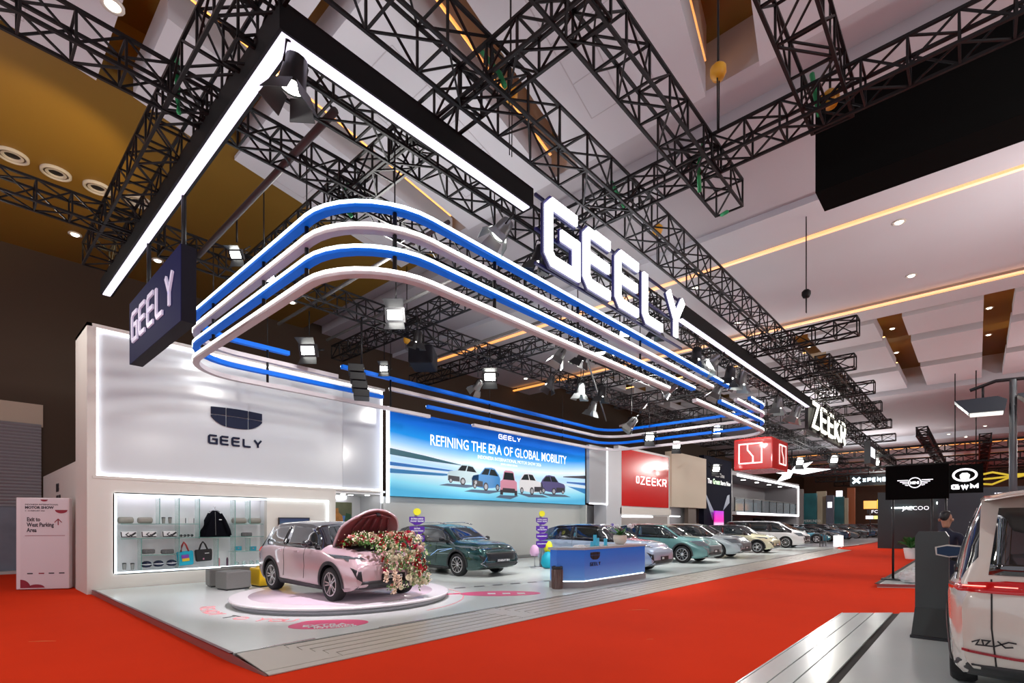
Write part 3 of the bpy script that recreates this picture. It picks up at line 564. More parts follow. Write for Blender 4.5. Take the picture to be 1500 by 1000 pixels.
printcar(2.75, .62, 1.75, .85, (.55, .72, .76), -1, 'silver'); printcar(4.1, .45, 1.75, 1.0, (.06, .28, .62), -1, 'blue'); printcar(5.85, .28, 1.15, 1.12, (.72, .32, .42), 0, 'pink'); printcar(7.15, .40, 1.75, 1.0, (.85, .87, .88), 1, 'white'); printcar(8.75, .48, 2.0, .92, (.10, .09, .24), 1, 'violet')
# white portal right of the billboard, alcove, ZEEKR wall
pt = empty('white_portal', (23.6, 15.7, 0), 0, 'white portal column right of the billboard with grey film panel and lit edge', 'wall panel')
def pb(n, lo, hi, m): return box(n, (lo[0]-23.6, lo[1]-15.7, lo[2]), (hi[0]-23.6, hi[1]-15.7, hi[2]), m, pt)
pb('film_panel', (23.6, 15.7, 2.85), (25.35, 15.9, 6.05), M('grey_film', (.42, .43, .45), .2)); pb('led_edge', (25.35, 15.66, 2.8), (25.42, 15.72, 6.05), ledw); pb('led_edge', (23.6, 15.66, 2.8), (25.42, 15.72, 2.86), ledw)
pb('column', (25.42, 15.75, .1), (27.1, 16.6, 6.1), M('column_white', (.62, .63, .66), .35)); pb('back_panel', (23.6, 17.2, .1), (26.9, 17.3, 2.8), white_paint); pb('cabinet', (23.7, 16.9, .9), (25.3, 17.2, 1.75), M('cabinet_grey', (.28, .29, .31), .4)); pb('counter_top', (23.7, 16.2, .95), (25.3, 16.9, 1.0), blackp)
zk = empty('zeekr_wall', (26.95, 15.8, 0), 0, 'white framed wall with glossy red panel lettered ZEEKR', 'wall panel'); zk.name = 'red_brand_wall'
def zb(n, lo, hi, m, bev=0): return box(n, (lo[0]-26.95, lo[1]-15.8, lo[2]), (hi[0]-26.95, hi[1]-15.8, hi[2]), m, zk, bev)
redg = M('red_gloss', (.68, .010, .008), .22, coat=.25)
zb('surround', (26.95, 15.86, .1), (33.8, 16.2, 6.4), white_paint); zb('red_panel', (27.2, 15.8, 2.8), (33.5, 15.87, 6.25), redg); zb('lower_band', (26.95, 15.75, 2.3), (33.8, 15.88, 2.7), white_wall); zb('recess', (27.1, 15.84, .1), (33.4, 15.85, 2.2), M('recess_warm', (.36, .32, .30), .5)); zb('led_line', (27.3, 15.8, 2.12), (31.2, 15.85, 2.2), ledw)
FZ = off(face_aisle(0, 15.79, 0), (26.95, 15.8, 0)); letters('ZEEKR', 29.5, 4.2, .56, .52, .2, .07, .03, LED('sign_white', (1, .98, .95), 1.2), FZ, zk); letters('O', 28.95, 4.25, .36, .45, .1, .06, .03, MATS['sign_white'], FZ, zk)
bg = empty('beige_wall', (33.8, 15.7, 0), 0, 'tall blank beige wall right of the red panel', 'wall panel'); box('panel', (.0, 0, 2.9), (6.1, .5, 6.75), M('beige_board', (.62, .52, .40), .6), bg); box('dark_leg', (3.2, .2, 0), (4.6, .5, 2.9), M('leg_brown', (.13, .10, .08), .5), bg); box('wall_lower', (0, .8, 0), (6.1, .9, 2.9), M('lower_grey', (.36, .36, .38), .5), bg); box('led_line', (0, .3, 2.2), (2.0, .36, 2.28), ledw, bg)

# ------------------------------------------------------------------ overhead beam with white light line
beamm = M('beam_black', (.004, .004, .005), .6, spec=.2); ledb = LED('beam_light', (.80, .76, 1), 1.05)
bm_ = empty('light_beam', (2.62, 6.0, 7.5), 0, 'black L-shaped overhead beam with bright white light line along the near corner', 'light beam')
def bb_(n, lo, hi, m): return box(n, (lo[0]-2.62, lo[1]-6.0, lo[2]-7.5), (hi[0]-2.62, hi[1]-6.0, hi[2]-7.5), m, bm_)
bb_('beam_body', (2.60, 6.0, 7.5), (7.2, 6.25, 7.85), beamm); bb_('beam_body', (2.60, 6.25, 7.5), (2.85, 16.3, 7.85), beamm)
bb_('light_line', (2.64, 6.03, 7.475), (7.12, 6.18, 7.505), ledb); bb_('light_line', (2.64, 6.18, 7.475), (2.79, 16.25, 7.505), ledb)
b2 = empty('light_beam', (13.6, 6.0, 7.4), 0, 'long black overhead beam with white light line running right from the big letters', 'light beam')
box('beam_body', (0, 0, .0), (14.6, .25, .4), beamm, b2); box('light_line', (.05, .03, -.03), (14.5, .18, .005), ledb, b2)

# ------------------------------------------------------------------ trusses
T = [((1.9, 5.25, 8.1), (30, 5.25, 8.1), .62, 'large black truss above the light beam and big letters, outer side'),
     ((2.4, 6.95, 7.95), (30, 6.95, 7.95), .5, 'black truss along the inner side of the light beam'),
     ((2.4, 3.0, 8.05), (2.4, 15.5, 8.05), .5, 'black truss over the left arm of the light beam'),
     ((-3, 8.6, 8.0), (5.2, 8.6, 8.0), .42, 'black truss crossing the top left corner toward the light beam'),
     ((5.0, 9.0, 8.0), (13.9, 9.0, 8.0), .42, 'black truss inside the beam corner above the ring lights'),
     ((-4, 13.3, 8.0), (3.2, 13.3, 8.0), .42, 'black truss below the row of air nozzles at left'),
     ((3.2, 13.4, 8.0), (30, 13.4, 8.0), .5, 'long black truss above the back side of the ring lights'),
     ((5.2, 3.3, 8.1), (5.2, 13.4, 8.1), .45, 'black cross truss meeting the beam left of the hoist'),
     ((4.0, 3.6, 8.1), (10.3, 3.6, 8.1), .5, 'black truss ending in an open square end near the ceiling panels'),
     ((8.9, 7.0, 8.1), (8.9, -3.5, 8.1), .42, 'black cross truss running to the top right corner'),
     ((4.6, 1.7, 8.3), (9.4, 1.7, 8.3), .55, 'black truss at upper right with orange hoist at its end'),
     ((9.7, 6.9, 8.0), (9.7, 17.5, 8.0), .45, 'black cross truss inside the ring, first behind the corner'),
     ((13.9, 6.9, 8.0), (13.9, 18.5, 8.0), .45, 'black cross truss inside the ring, near its middle'),
     ((19.4, 2.8, 8.0), (19.4, 14, 8.0), .5, 'black cross truss projecting right past the beam, nearest'),
     ((23.6, 3.5, 8.0), (23.6, 14, 8.0), .5, 'black cross truss projecting right past the beam, second'),
     ((28.6, 3.5, 8.0), (28.6, 16, 8.0), .5, 'black cross truss projecting right past the beam, third'),
     ((33.6, 3.8, 8.0), (33.6, 16, 8.0), .5, 'black cross truss projecting right past the beam, fourth'),
     ((39.8, 4.0, 8.0), (39.8, 16, 8.0), .5, 'black cross truss projecting right past the beam, fifth'),
     ((46.3, 4.4, 8.0), (46.3, 18, 8.0), .5, 'black cross truss projecting right past the beam, sixth'),
     ((24.0, 4.7, 8.35), (42.0, 4.7, 8.35), .5, 'black truss above and right of the ZEEKR letters'),
     ((30, 6.1, 7.7), (62, 6.1, 7.7), .5, 'black truss running on into the distance past the ZEEKR letters'),
     ((30, 10, 8.0), (62, 10, 8.0), .5, 'far black truss above the row of parked cars'),
     ((16, 10.4, 8.0), (30, 10.4, 8.0), .45, 'black truss over the middle of the display cars'),
     ((30, 14, 8.0), (60, 14, 8.0), .5, 'far black truss before the beige wall')]
for p, q, w, l in T: truss(p, q, w, l, bay=w*(1.25 if p[0] < 20 else 1.6), group='overhead black trusses', t=.042 if p[0] < 16 else .052)
far = [(52, -4, 16, 7.6), (60, -5, 14, 7.4), (68, -6, 18, 7.6), (78, -10, 16, 7.5), (90, -14, 16, 7.6)]
for i, (a, b0, b1, z) in enumerate(far): truss((a, b0, z), (a, b1, z), .6, 'distant cross truss above the %s stands' % ['star-shaped light and emblem', 'two-storey glass', 'orange screen', 'teal banner', 'hindmost'][i], bay=1.2, t=.09, group='distant cross trusses')
for i, (b, z) in enumerate(((2.9, 8.2), (-.4, 7.6), (-5, 7.4))): truss((48 if i else 46, b, z), (95, b, z), .6, 'distant lengthwise truss %s' % ['above the winged emblem board', 'behind the round emblem board', 'at the right edge of the picture'][i], bay=1.4, t=.09, group='distant lengthwise trusses')
# hoists, chains and suspension wires
ylw = M('hoist_yellow', (.75, .38, .02), .4); grn = M('green_sling', (.01, .28, .09), .6)
def hoist(a, b, z, label, top=11.5, body=ylw):
    e = empty('chain_hoist', (a, b, z), 0, label, 'hoist', 'chain hoists')
    MB().lathe([(0, -.14), (.09, -.12), (.13, -.03), (.13, .06), (.07, .12), (0, .13)], 12).obj('motor', body, e)
    MB().tube([(0, 0, .1), (0, 0, top-z)], .018, 5).obj('lift_chain', blackm, e); MB().tube([(.04, 0, -.1), (.03, 0, -(z-8.3))], .012, 4).obj('load_chain', blackm, e); MB().tube([(-.04, 0, -.1), (-.03, 0, -(z-8.3))], .012, 4).obj('load_chain', blackm, e)
for (x, y, zz), l in {(748, 138, 9.4): 'yellow chain hoist over the cross truss beside the ceiling panel', (1052, 105, 9.3): 'yellow chain hoist above the open square truss end', (963, 336, 9.2): 'yellow chain hoist above the letter L of the big sign',
        (1216, 145, 8.35): 'orange hoist in the upper right truss end', (596, 498, 8.7): 'small yellow hoist above the black speaker box', (1181, 430, 8.9): 'dark hoist over the first truss projecting right'}.items():
    p = onz(x, y, zz); hoist(*p, l, 11.5 if zz > 8.5 else 11.4, ylw if 'dark' not in l else blackm)
def sling(pts, label): MB().tube(pts, .035, 6).obj('green_sling', grn, label=label, cat='sling', group='green lifting slings')
sling([(8.9, 5.4, 8.55), (8.9, 5.2, 8.1), (8.7, 5.0, 7.8)], 'green sling hanging near the big letters truss'); sling([(5.2, 5.3, 8.55), (5.25, 5.0, 8.1), (5.2, 4.85, 7.8)], 'green sling on the truss crossing left of the hoist')
sling([(2.25, 8.6, 8.5), (2.3, 8.75, 8.0), (2.25, 8.5, 7.65)], 'green sling on the left truss crossing above the light beam'); sling([(9.0, 3.6, 8.5), (8.8, 3.6, 8.0), (9.1, 3.7, 7.7)], 'green sling on the truss crossing at top centre'); sling([(5.2, 9, 8.3), (5.1, 9.1, 7.9), (5.3, 9, 7.7)], 'green sling above the blue ring corner')
sling([(10.2, 3.6, 7.8), (10.3, 3.75, 7.84)], 'green strap on the open square truss end'); sling([(9.0, 1.9, 8.7), (9.0, 1.8, 8.0)], 'green sling near the orange hoist')
for i, (a, b, l) in enumerate([(5.2, 7.2, 'grey pipe'), (0, 0, '')][:0]): pass
def pipe(p, q, r, label): MB().tube([p, q], r, 8).obj('scaffold_pipe', steel, label=label, cat='pipe', group='scaffold pipes')
pipe((3.9, 7.1, 7.9), (3.9, 16.0, 7.9), .06, 'grey scaffold pipe slanting behind the left light beam'); pipe((6.9, 8.0, 7.9), (6.9, 16.0, 7.9), .045, 'grey scaffold pipe behind the ring corner, nearer one')
pipe((8.6, 8.8, 7.9), (8.6, 16.2, 7.9), .045, 'grey scaffold pipe inside the rings, middle one'); pipe((12.0, 8.8, 7.8), (12.0, 16.2, 7.8), .045, 'grey scaffold pipe inside the rings above the speaker box')
pipe((13.2, 9.2, 7.75), (24.5, 15.2, 7.4), .04, 'thin dark pipe crossing diagonally behind the rings')

# ------------------------------------------------------------------ stacked ring lights
blue = M('ring_blue', (.0, .11, .55), .6, emit=(0, .16, .9), es=.20, spec=.2); rwhite = M('ring_white', (.55, .50, .53), .4)
ledr_b = LED('ring_led_cyan', (.75, .97, 1), 3.2); ledr_w = LED('ring_led_white', (1, .97, .93), 3.0)
A0, A1, B0, B1, RR = 3.9, 24.2, 6.6, 14.95, 1.45
def corner(cx, cy, t0, t1, n=10): return [(cx+RR*math.cos(R(t)), cy+RR*math.sin(R(t))) for t in np.linspace(t0, t1, n)]
def ringbar(parent, path, z, led, body, sides=1):
    """path in plan, ring interior on the right-hand side; body below, light line on the outer face"""
    P = [Vector((x, y, 0)) for x, y in path]; n = len(P); N_ = []
    for i in range(n):
        d = (P[min(i+1, n-1)]-P[max(i-1, 0)]).normalized(); N_.append(Vector((d.y, -d.x, 0)))
    w, h = .14, .115
    def sweep(o0, o1, z0, z1, name, mat):
        m = MB(); vs = []
        for p, nn in zip(P, N_): vs += [p+nn*o0+Vector((0, 0, z0)), p+nn*o1+Vector((0, 0, z0)), p+nn*o1+Vector((0, 0, z1)), p+nn*o0+Vector((0, 0, z1))]
        fs = [(i*4+k, i*4+(k+1) % 4, i*4+4+(k+1) % 4, i*4+4+k) for i in range(n-1) for k in range(4)]+[(0, 3, 2, 1), (n*4-4, n*4-3, n*4-2, n*4-1)]
        m.add(vs, fs); return m.obj(name, mat, parent)
    sweep(0, w, z-h, z, 'ring_body', body); sweep(-.012, 0, z-.058, z-.004, 'light_line', led)
rings = [(6.75, blue, ledr_b, 'topmost blue', 6.72, 8.4, 19.06, 21.3), (6.40, rwhite, ledr_w, 'upper white', 8.25, 10.2, 17.4, 19.75), (6.06, blue, ledr_b, 'lower blue', 9.9, 11.8, 15.9, 18.15), (5.71, rwhite, ledr_w, 'lowest white', 11.9, 14.1, 14.1, 16.0)]
for z, body, led, nm, g0, g1, g2, g3 in rings:
    z0 = z; e1 = empty('ring_light', (0, 0, 0), 0, nm+' ring light bar, near arc sweeping round the left corner', 'light ring', 'stacked ring lights')
    # clockwise seen from above so that the inside is on the right: back-left -> left -> front
    path = [(g0, B1), (A0+RR, B1)]+corner(A0+RR, B1-RR, 90, 180)+corner(A0+RR, B0+RR, 180, 270)+[(g2, B0)]
    path = [(x, y) for x, y in path]
    ringbar(e1, path[::-1], z, led, body) if False else None
    P2 = path
    class _: pass
    # inside normal: rotate so bodies extend inward
    def flip(pth): return pth[::-1]
    ringbar(e1, flip(path), z, led, body)
    e2 = empty('ring_light', (0, 0, 0), 0, nm+' ring light bar, far arc beyond its gaps', 'light ring', 'stacked ring lights')
    path = [(g3, B0), (A1-RR, B0)]+corner(A1-RR, B0+RR, -90, 0)+corner(A1-RR, B1-RR, 0, 90)+[(g1, B1)]
    ringbar(e2, flip(path), z, led, body)
hang = [(A0+.1, 12.6), (A0+.1, 9.9), (A0+.1, 8.2), (4.75, 6.8), (6.9, 6.7), (9.6, 6.7), (12.5, 6.7), (22.6, 6.7), (A1-.1, 8.8), (A1-.1, 12), (6.1, 14.85), (10.2, 14.85) , (15, 14.85), (20, 14.85)]
for i, (a, b) in enumerate(hang):
    near_ring = e2
    MB().tube([(a, b, 5.72), (a, b, 6.70)], .035, 6).obj('ring_hanger', blackm, near_ring)
    MB().tube([(a, b, 6.70), (a, b, 7.95)], .012, 5).obj('suspension_wire', blackm, near_ring)

# ------------------------------------------------------------------ hanging signs
navb = M('navy_sign_face', (.008, .010, .075), .7, spec=.15)
hs = empty('hanging_sign', (2.6, 13.2, 5.08), 0, 'navy blue hanging box sign with lavender brand letters at the left end', 'sign')
box('box_body', (0, -3.5, 0), (.22, 0, 1.27), M('navy_side', (.010, .010, .018), .7, spec=.2), hs); box('face_sheet', (-.01, -3.5, 0), (0, 0, 1.27), navb, hs)
letters('GEELY', .28, .36, .48, .62, .12, .085, .03, M('lavender_letters', (.62, .58, .72), .4, emit=(.6, .55, .75), es=.35), frame((-.012, 0, 0), (0, -1, 0), (0, 0, 1)), hs)
for b in (12.6, 10.3): MB().tube([(2.8, b, 6.35), (2.8, b, 7.6)], .04, 6).obj('sign_rod', blackm, label='black rod holding the navy sign under the beam, %s' % ('left one' if b > 12 else 'right one'), cat='rod')
gsn = empty('illuminated_letters', (7.4, 6.0, 6.6), 0, 'big glowing white brand letters with navy rims hanging from the truss', 'sign')
FG = frame((0, 0, 0), (1, 0, 0), (0, 0, 1)); ledl = LED('letter_light', (.95, .95, 1), 4); nrim = M('navy_rim', (.02, .018, .12), .4)
letters('GEELY', .12, .03, 1.10, 1.28, .16, .20, .05, ledl, FG, gsn, rim=nrim, rimw=.09)
for z in (.02, .66, 1.3): MB().bar((0, .13, z), (6.4, .13, z), .05, .05, True).obj('support_rail', nrim, gsn)
zsn = empty('illuminated_letters', (28.5, 6.0, 6.45), 0, 'glowing warm white ZEEKR letters hanging at the far end of the beam', 'sign')
letters('ZEEKR', 0, .0, 1.3, 1.3, .45, .15, .06, LED('letter_warm', (1, .98, .80), 4), FG, zsn, rim=M('black_rim', (.01, .01, .01), .4), rimw=.06)
box('mount_board', (-.1, .15, -.1), (8.6, .3, 1.35), blackp, zsn)
bs = box('black_drape_box', (10.45, -14, 7.66), (11.2, 2.15, 9.12), M('matte_black', (.003, .003, .003), .9, spec=.05), label='huge matte black hanging box banner at the upper right', cat='banner')
# loudspeakers and black box
sp_ = empty('line_array_speaker', (8.2, 13.4, 5.6), 1.0, 'black hanging line array loudspeaker in front of the logo wall', 'loudspeaker')
for k in range(4): box('cabinet', (-.3, -.22+.05*k, -.2+k*.24), (.3, .22+.05*k, .02+k*.24), blackm, sp_, bev=.015)
MB().tube([(0, 0, .78), (0, 0, 2.2)], .03, 6).obj('rigging', blackm, sp_)
p = onz(620, 525, 7.2); sb = empty('projector_box', p, TH, 'black rounded box hanging among trusses above the billboard', 'speaker box'); box('housing', (-.55, -.4, -.3), (.55, .4, .3), M('box_black', (.008, .009, .014), .7, spec=.2), sb, bev=.06); MB().tube([(0, 0, .3), (0, 0, .8)], .03, 6).obj('rigging', blackm, sb)

# ------------------------------------------------------------------ stage spotlights
bulb = LED('lamp_face', (1, 1, .92), 9); bulb2 = None; barn = M('barn_door_black', (.015, .015, .017), .4, .3); silver = M('lamp_silver', (.20, .21, .21), .35, .7)
def make_spot(label, body=barn):
    e = empty('stage_spotlight', (0, 0, 0), 0, label, 'spotlight', 'stage spotlights')
    MB().lathe([(.05, .22), (.11, .18), (.13, 0), (.15, -.12)], 14).obj('housing', body, e)
    MB().lathe([(0, -.10), (.125, -.11)], 14).obj('lens', bulb, e)
    yk = MB(); yk.tube([(-.17, 0, .02), (-.18, 0, .22), (0, 0, .34), (.18, 0, .22), (.17, 0, .02)], .014, 6); yk.obj('yoke', blackm, e)
    for k in range(4):
        M4 = Matrix.Rotation(R(90*k), 4, 'Z'); MB().add([M4 @ Vector(v) for v in ((-.12, .14, -.12), (.12, .14, -.12), (.16, .24, -.3), (-.16, .24, -.3), (-.12, .15, -.12), (.12, .15, -.12), (.16, .25, -.3), (-.16, .25, -.3))], [(0, 1, 2, 3), (7, 6, 5, 4), (0, 4, 5, 1), (2, 6, 7, 3), (1, 5, 6, 2), (0, 3, 7, 4)]).obj('barn_door', body, e)
    return e
def make_flood(label):
    e = empty('stage_floodlight', (0, 0, 0), 0, label, 'spotlight', 'stage spotlights')
    MB().lathe([(.04, .20), (.10, .16), (.13, .02), (.17, -.06), (.16, -.06), (.10, 0)], 16).obj('housing', barn, e)
    box('lens', (-.12, -.075, -.09), (.12, .075, -.05), LED('flood_face', (1, 1, .93), 30), e)
    fr = MB(); fr.box((-.17, -.12, -.08), (-.12, .12, .02)).box((.12, -.12, -.08), (.17, .12, .02)).box((-.12, .08, -.08), (.12, .12, .02)).box((-.12, -.12, -.08), (.12, -.08, .02)); fr.obj('bezel', barn, e)
    for k in (-1, 1): MB().add([(-.15, k*.12, -.08), (.15, k*.12, -.08), (.18, k*.24, -.2), (-.18, k*.24, -.2), (-.15, k*.125, -.075), (.15, k*.125, -.075), (.18, k*.245, -.195), (-.18, k*.245, -.195)], [(0, 1, 2, 3), (7, 6, 5, 4), (0, 4, 5, 1), (2, 6, 7, 3), (1, 5, 6, 2), (0, 3, 7, 4)]).obj('barn_door', barn, e)
    yk = MB(); yk.tube([(-.19, 0, .02), (-.2, 0, .22), (0, 0, .34), (.2, 0, .22), (.19, 0, .02)], .014, 6); yk.obj('yoke', blackm, e); return e
S1 = make_spot('barn-door spotlight hanging in the near corner of the light beam'); S2 = make_spot('silver spotlight', silver); S3 = make_flood('floodlight')
first = {1: True, 2: True, 3: True}
def spot(px, py, z, kind, tilt, az, s, label):
    if az == -48: kind = 3; s *= 1.25 if 'blaz' in label or 'oval' in label else 1
    src = {1: S1, 2: S2, 3: S3}[kind]; p = onz(px, py, z)
    if first[kind]: o = src; first[kind] = False; o['label'] = label
    else: o = dup(src, label=label)
    o.location = p; o.rotation_euler = (R(tilt), 0, R(az)); o.scale = (s, s, s)
    rd_ = MB().tube([(0, 0, .3*s), (0, 0, max(7.95, p[2]+.5)-p[2])], .018, 5).obj('lamp_rod', blackm, o); rd_.matrix_parent_inverse = (Matrix.Rotation(R(az), 4, 'Z') @ Matrix.Rotation(R(tilt), 4, 'X') @ Matrix.Diagonal((s, s, s, 1))).inverted()
SPOTS = [(430, 112, 7.2, 1, 12, 30, 1.15, 'barn-door spotlight hanging in the near corner of the light beam'), (735, 337, 7.1, 2, 35, 60, 1.1, 'silver spotlight left of the big letter G'), (790, 375, 7.1, 1, 20, 0, 1.0, 'black spotlight just under the big letter G'),
         (580, 462, 7.1, 2, -75, -48, 1.2, 'blazing floodlight seen between the ring bars'), (453, 513, 6.8, 2, -70, -48, 1.2, 'blazing floodlight above the logo wall'), (563, 540, 6.9, 2, -75, -48, 1.0, 'glaring floodlight above the line array loudspeaker'),
         (612, 495, 7.2, 1, 15, 0, 1.0, 'black spotlight right of the blazing floodlight'), (718, 551, 6.9, 2, -60, -48, 1.2, 'bright oval floodlight above the billboard'), (820, 520, 7.2, 2, 30, 50, 1.2, 'silver spotlight under the truss crossing, left one'),
         (854, 521, 7.2, 1, 30, 10, 1.2, 'black spotlight under the truss crossing, right one'), (806, 560, 7.1, 1, 25, 60, 1.2, 'black spotlight tilted left above the far ring bars'), (851, 571, 7.1, 2, 10, 0, 1.3, 'silver spotlight above the far ring corner'),
         (882, 575, 7.1, 1, 10, 0, 1.3, 'black cylinder spotlight above the far ring corner'), (868, 596, 6.9, 2, 20, 0, 1.3, 'silver spotlight low above the far ring corner'), (880, 510, 7.2, 1, 20, 120, 1.2, 'black spotlight between the white ring bars'),
         (914, 488, 7.0, 2, -65, -48, 1.0, 'glaring spotlight between the upper ring bars'), (962, 480, 7.0, 1, 10, 0, 1.0, 'black spotlight under the big letter Y'), (925, 620, 6.2, 2, 40, 30, 1.4, 'silver spotlight pair over the far blue bar'),
         (983, 568, 7.0, 2, 60, 20, 1.2, 'silver spotlight at the end of the lowest white bar'), (1020, 520, 7.1, 1, 5, 0, 1.2, 'tall black spotlight right of the ring bars, upper'), (1045, 530, 7.0, 2, 50, 60, 1.3, 'silver spotlight close to the blue bar end'),
         (1069, 548, 7.0, 1, 5, 0, 1.3, 'black spotlight just past the blue bar end'), (1086, 556, 6.9, 2, 10, 0, 1.4, 'silver spotlight beside the beam near the far gap'), (1051, 572, 6.8, 2, 30, 30, 1.3, 'silver spotlight between white bar ends'),
         (1139, 592, 7.0, 2, 5, 0, 1.5, 'silver spotlight right of the ring ends'), (1165, 605, 7.0, 2, 20, 0, 1.6, 'silver spotlight left of the ZEEKR letters'), (1195, 625, 6.9, 2, 20, 0, 1.7, 'silver spotlight under the ZEEKR letters'),
         (951, 640, 6.0, 2, -60, -48, 1.5, 'glaring lamp below the white ring bar near the red panel'), (1050, 630, 6.1, 2, -60, -48, 1.5, 'glaring lamp left of the red cube'), (990, 652, 6.0, 2, -60, -48, 1.5, 'glaring lamp over the beige wall'),
         (1170, 676, 7.0, 2, -65, -48, 2.2, 'distant glaring lamp right of the red cube'), (1220, 673, 7.0, 2, -65, -48, 2.2, 'distant glaring lamp above the star light'), (1281, 677, 7.0, 2, -65, -48, 2.2, 'distant glaring lamp above the winged emblem board'),
         (1048, 686, 5.6, 2, -65, -48, 1.8, 'distant glaring lamp above the dark poster'), (700, 565, 6.9, 2, 50, 0, 1.1, 'silver spotlight beside the bright oval floodlight'), (398, 408, 7.0, 2, -60, -48, .7, 'small bright lamp between ring bars at left'), (347, 372, 7.2, 2, -50, -48, .8, 'small bright lamp above the navy sign')]
for s_ in SPOTS: spot(*s_)

# ------------------------------------------------------------------ turntable, counter, posts, floor graphics
TT = (5.90, 10.32)
tt = empty('turntable', (TT[0], TT[1], PZ), 0, 'round white turntable with pale pink centre under the pink car', 'turntable')
MB().lathe([(2.17, 0), (2.17, .09), (2.25, .10), (2.26, .13), (2.24, .15), (0, .15)], 72, smooth=False).obj('disc', M('turntable_white', (.80, .78, .79), .25), tt)
MB().lathe([(0, .152), (1.9, .152), (1.9, .1505)], 64).obj('pink_inlay', M('turntable_pink', (.74, .60, .68), .25), tt)
MB().lathe([(2.18, .01), (2.195, .01), (2.195, .085), (2.18, .085)], 72).obj('skirt', M('skirt_grey', (.3, .3, .32), .3), tt)
pk = M('pink_sticker', (.80, .08, .22), .35); pks = M('pink_letters', (.85, .28, .30), .35)
def decal(poly, z0, mat, label, cat='floor sticker'): return MB().prism(poly, PZ+z0, PZ+z0+.003).obj('floor_sticker', mat, label=label, cat=cat)
def blob(cx, cy, rx, ry, ang=0, bump=0, n=36):
    o = []
    for k in range(n):
        t = 2*math.pi*k/n; r = 1+bump*math.exp(-((t-2.0)/.35)**2); x, y = rx*math.cos(t)*r, ry*math.sin(t)*r
        o.append((cx+x*math.cos(ang)-y*math.sin(ang), cy+x*math.sin(ang)+y*math.cos(ang)))
    return o
c1 = onz(482, 914, .1); c2 = onz(733, 869, .1)
e = empty('floor_sticker', (c1[0], c1[1], PZ), 0, 'pink oval floor sticker with white EXTRA wording near the ramp', 'floor sticker'); MB().prism(blob(0, 0, .62, .36, -.5, .25), .001, .004).obj('pink_film', pk, e)
for k, s in enumerate(('EXTRA', 'MAXIMUM', 'INTERIOR')): text(s, .22 if k == 0 else .15, white_paint, frame((-.42+.03*k, -.02-.13*k+.1, .006), (math.cos(-.52), math.sin(-.52), 0), (math.sin(.52), math.cos(.52), 0)), e, bold=.004)
e = empty('floor_sticker', (c2[0], c2[1], PZ), 0, 'pink leaf-shaped floor sticker with white marks right of the turntable', 'floor sticker'); MB().prism(blob(0, 0, .95, .42, -.76), .001, .004).obj('pink_film', pk, e)
for k in range(3): text('III', .24, white_paint, frame((-.3+.25*k, .12-.24*k, .006), (math.cos(-.76), math.sin(-.76), 0), (math.sin(.76), math.cos(.76), 0)), e, bold=.02, name='white_mark')
m = MB(); m.tube([(-.95*math.cos(.76)-.0, .95*math.sin(.76), .003), (-1.25, .95, .003), (-1.5, .95, .003)], .02, 4); m.obj('pink_line', pk, e)
# ring of pink letters and arc around the turntable
e = empty('floor_lettering', (TT[0], TT[1], PZ), 0, 'ring of pink floor letters reading SAY HELLO TO YOU around the turntable', 'floor lettering')
wd = 'READY TO YOU'
for k, ch in enumerate(wd):
    t = R(158+k*5.4)
    if ch == ' ': continue
    r = 2.72; text(ch, .36, pks if ch != 'T' else blackp, frame((r*math.cos(t), r*math.sin(t), .002), (-math.sin(t), math.cos(t), 0), (-math.cos(t), -math.sin(t), 0)), e, bold=.004, name='floor_letter')
e['label'] = 'curved row of pink floor letters around the left of the turntable'
m = MB(); pts = [(TT[0]+2.6*math.cos(t), TT[1]+2.6*math.sin(t)) for t in np.linspace(R(-85), R(-12), 30)]
for p, q in zip(pts, pts[1:]): m.bar((*p, PZ+.002), (*q, PZ+.002), .025, .004)
m.obj('pink_arc_line', pks, label='thin pink arc line on the floor right of the turntable', cat='floor line')
m = MB(); 
for k in range(9): x = 8.6+k*.55; m.add([(x, 9.75-.14*k+.55*0, PZ+.002), (x+.3, 9.75-.14*k-.08, PZ+.002), (x+.42, 9.9-.14*k-.08, PZ+.002), (x+.12, 9.9-.14*k, PZ+.002)], [(0, 1, 2, 3)])
m.obj('floor_dashes', M('dash_grey', (.10, .10, .10), .5), label='row of dark dashes on the floor before the green car', cat='floor marking', kind=None)
# reception counter
cb = gradient('counter_print', [(0, (.30, .55, .80)), (.25, (.10, .26, .60)), (.6, (.04, .14, .48)), (1, (.01, .12, .52))], 2, 0, .95, .25, .25)
rc = empty('reception_counter', (10.9, 7.4, PZ), 0, 'blue gradient reception counter with emblem, glowing base line and grey plinth', 'counter')
out = [(0, .0), (3.2, 0), (3.2, .75), (-.45, .75), (-.5, .5)]
def inset(d): return [(0+d, d), (3.2-d, d), (3.2-d, .75-d), (-.45+d, .75-d), (-.48+d, .5)]
MB().prism(inset(-.02), 0, .16).obj('plinth', M('counter_plinth', (.28, .26, .27), .3), rc); MB().prism(inset(.03), .16, .19).obj('led_gap', ledw2, rc)
MB().prism(out, .19, .97).obj('front_panel', cb, rc); MB().prism(inset(-.04), .97, 1.03).obj('worktop', M('worktop_grey', (.42, .43, .46), .25), rc)
FC = frame((0, -.004, 0), (1, 0, 0), (0, 0, 1)); shield(.25, .72, .70, .90, FC, blackp, rc, .01, 'emblem_field'); letters('GEELY', .25, .54, .08, .1, .02, .018, .01, blackp, FC, rc, one=True, name='brand_lettering')
tb = empty('trash_bin', (10.35, 7.85, PZ), 0, 'ribbed brown cylindrical waste bin left of the blue counter', 'bin')
MB().lathe([(.13, 0), (.135, .5), (.0, .5)], 20).obj('drum', M('bin_brown', (.16, .11, .10), .35, .4), tb); MB().lathe([(.14, .5), (.14, .56), (.12, .57), (.11, .5)], 20).obj('rim', blackp, tb)
m = MB()
